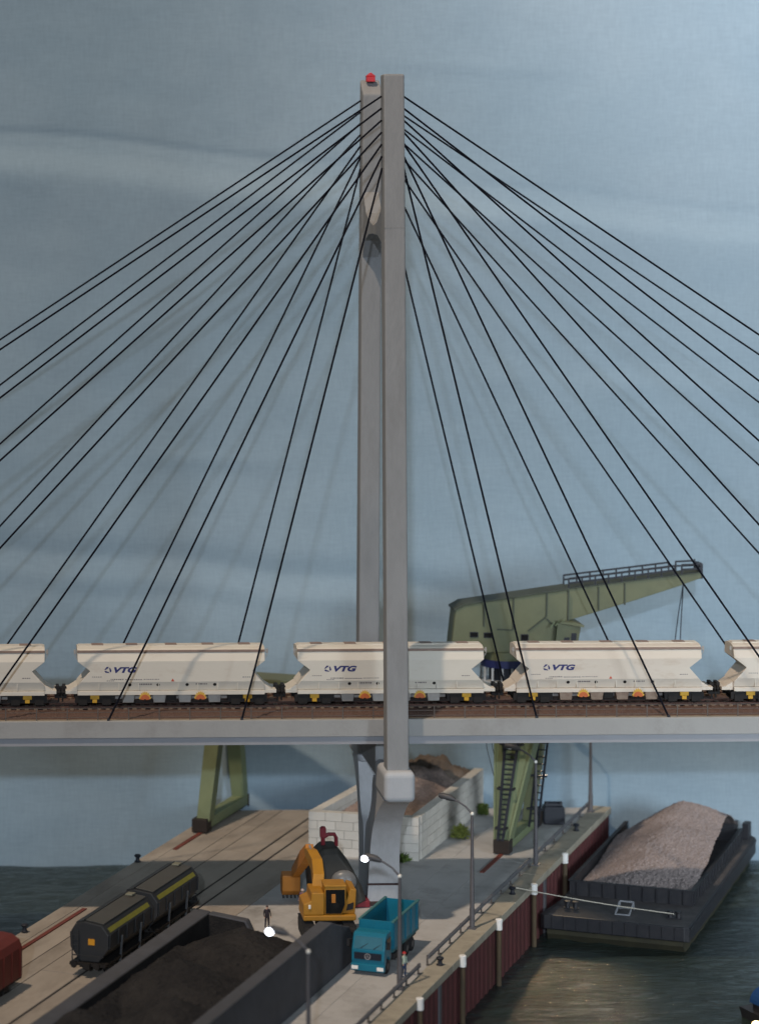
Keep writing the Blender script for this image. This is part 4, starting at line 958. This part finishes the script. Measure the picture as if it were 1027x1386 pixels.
# ============================================================ SMALL THINGS
wc = thing('waste_container', 'black rounded waste container at the back of the quay', 'container', Q(31.5, 6.4, .01), R(-3))
MB().prism([(-.85, 0), (.85, 0), (.92, .2), (.92, 1.35), (.82, 1.55), (-.82, 1.55), (-.92, 1.35), (-.92, .2)], 'y', -.7, .7).build('bin_body', GIRON, wc, bevel=.12)
m = MB(); m.tube([(-.75, 0, 1.6), (.75, 0, 1.6)], .3, 12); m.build('lid', GIRON, wc, smooth=True)
for x in (-.6, .6): B(x-.1, x+.1, -.5, -.3, 1.75, 1.98).build('lid_handle', GIRON, wc)
def bush(u, v, r, h, n, mt, label, box=False):
    t = thing('bush', label, 'plant', Q(u, v, .01), 0)
    rr = random.Random(int(u*10)); m = MB()
    for k in range(n):
        if box: p = Vector((rr.uniform(-r, r), rr.uniform(-r, r), rr.uniform(0, h)))
        else:
            a = rr.uniform(0, 6.28); q_ = rr.random()**.6; z = rr.random(); p = Vector((math.cos(a)*r*q_*(1-z*.6), math.sin(a)*r*q_*(1-z*.6), z*h))
        d = Vector((rr.gauss(0, 1), rr.gauss(0, 1), rr.gauss(.7, .7))).normalized()*(rr.uniform(.12, .26) if box else rr.uniform(.25, .6))
        s = d.cross(Vector((rr.gauss(0, 1), rr.gauss(0, 1), rr.gauss(0, 1)))).normalized()*.07
        m.add([p, p+d*.5+s, p+d, p+d*.5-s], [(0, 1, 2, 3)])
    tag(m.build('foliage', mt, t), kind='stuff')
    m = MB()
    for k in range(5): a = k*1.3; m.tube([(0, 0, 0), (math.cos(a)*r*.4, math.sin(a)*r*.4, h*.6)], [.05, .02], 5)
    m.build('stem', mat('stem_brown', (.06, .045, .03), .9), t)
bush(23.2, .25, .8, .85, 520, LEAFY, 'yellow green bush against the right bunker wall')
bush(32.6, -.1, .42, .85, 700, LEAF, 'small box shaped green bush at the far end of the bunker wall', True)
bush(13.1, -1.9, .5, .35, 260, LEAF, 'low green tuft at the front foot of the bunker')

def person(loc, rz, label, cols, h=1.75, helmet=None, lean=0.0):
    t = thing('person', label, 'person', loc, rz)
    me = bpy.data.meshes.new('body'); S = h/1.75
    J = [((0, 0, .98), .13), ((0, 0, 1.2), .125), ((0, 0.0, 1.42), .13), ((0, 0, 1.52), .055), ((0, -.015, 1.62), .085), ((0, -.01, 1.71), .075),
         ((.09, 0, .93), .095), ((.11, -.03, .5), .065), ((.12, .02, .09), .05), ((.13, -.14, .04), .04),
         ((-.09, 0, .93), .095), ((-.12, .02, .5), .065), ((-.14, .06, .09), .05), ((-.15, -.1, .04), .04),
         ((.2, 0, 1.42), .06), ((.27, .02, 1.14), .045), ((.26, -.12, .92), .035), ((.26, -.17, .84), .035),
         ((-.2, 0, 1.42), .06), ((-.27, .02, 1.14), .045), ((-.25, -.14, .94), .035), ((-.25, -.2, .87), .035)]
    Eg = [(0, 1), (1, 2), (2, 3), (3, 4), (4, 5), (0, 6), (6, 7), (7, 8), (8, 9), (0, 10), (10, 11), (11, 12), (12, 13), (2, 14), (14, 15), (15, 16), (16, 17), (2, 18), (18, 19), (19, 20), (20, 21)]
    me.from_pydata([Vector(p)*S for p, r in J], Eg, []); o = bpy.data.objects.new('body', me); COL.objects.link(o)
    md = o.modifiers.new('skin', 'SKIN')
    for i, (p, r) in enumerate(J): me.skin_vertices[0].data[i].radius = (r*S*1.3, r*S*1.1)
    me.skin_vertices[0].data[0].use_root = True
    o.modifiers.new('sub', 'SUBSURF').levels = 1
    bpy.context.view_layer.update()
    m2 = bpy.data.meshes.new_from_object(o.evaluated_get(bpy.context.evaluated_depsgraph_get()))
    bpy.data.objects.remove(o)
    for c in cols: m2.materials.append(c)   # trousers, jacket, skin
    for p in m2.polygons:
        z = p.center.z/S; x = abs(p.center.x)/S
        p.material_index = 2 if (z > 1.5 or (x > .2 and z < .95)) else (1 if z > .98 else 0); p.use_smooth = True
    m2.name = 'body'; o = bpy.data.objects.new('body', m2); COL.objects.link(o); o.parent = t
    B(-.03*S, .03*S, -.13*S, -.08*S, 1.6*S, 1.65*S).build('nose', SKIN, t)
    if helmet: MB().ball((0, -.01*S, 1.68*S), .125*S, 14, (1, 1.1, .95), True).lathe([(.125*S, 1.66*S), (.16*S, 1.665*S), (.16*S, 1.69*S), (.12*S, 1.70*S)], 14).build('helmet', helmet, t, smooth=True)
    else: MB().ball((0, .01*S, 1.69*S), .105*S, 12, (1, 1.1, .8), True).build('hair', CLOTHD, t, smooth=True)
    return t
person(Q(-11.1, -5.6, .01), R(10), 'person in dark clothes standing behind the coal bunker', (CLOTHD, CLOTHD, SKIN), 1.7)
person(Q(-19.9, 7.35, .01), R(40), 'person in red helmet and pale vest standing beside the teal truck', (CLOTHB, CLOTHV, SKIN), 1.75, HELM)
person(Vector((-6.45, -3.2, .01)), R(-30), 'person in mauve clothes standing behind the excavator boom', (CLOTHP, CLOTHP, SKIN), 1.75, HELMW)

# small boat in the near corner, only its blue canopy and lamp reach the picture
bt = thing('small_boat', 'small boat with blue canopy and glowing lamp in the corner', 'boat', (26.0, -17.6, -4.8), R(20))
BOATW = mat('boat_dark', (.03, .03, .035), .5, amt=.3)
m = MB(); rings = []
for y, w in ((-4, .3), (-3, 1.0), (0, 1.35), (3, 1.2)): rings.append([(-w*.7, y, -.4), (w*.7, y, -.4), (w, y, .8), (-w, y, .8)])
m.ring(rings).build('hull', BOATW, bt)
B(-.9, .9, -1.2, 1.8, .8, 1.5).build('cabin', BOATW, bt, bevel=.08)
m = MB(); m.prism([(1.1*math.cos(R(a)), 1.35+1.1*math.sin(R(a))) for a in range(0, 181, 15)], 'y', -1.3, 1.9); m.build('canopy', BOATB, bt, bevel=.05)
for wx, r_ in (((23.75, -20.2, -3.95), .34), ((22.75, -20.2, -4.2), .18)):
    lp = bt.matrix_basis.inverted() @ Vector(wx) if False else Matrix.Rotation(-R(20), 3, 'Z') @ (Vector(wx) - Vector((26.0, -17.6, -4.8)))
    MB().ball(lp, r_, 12).build('lamp', BOATL, bt, smooth=True)
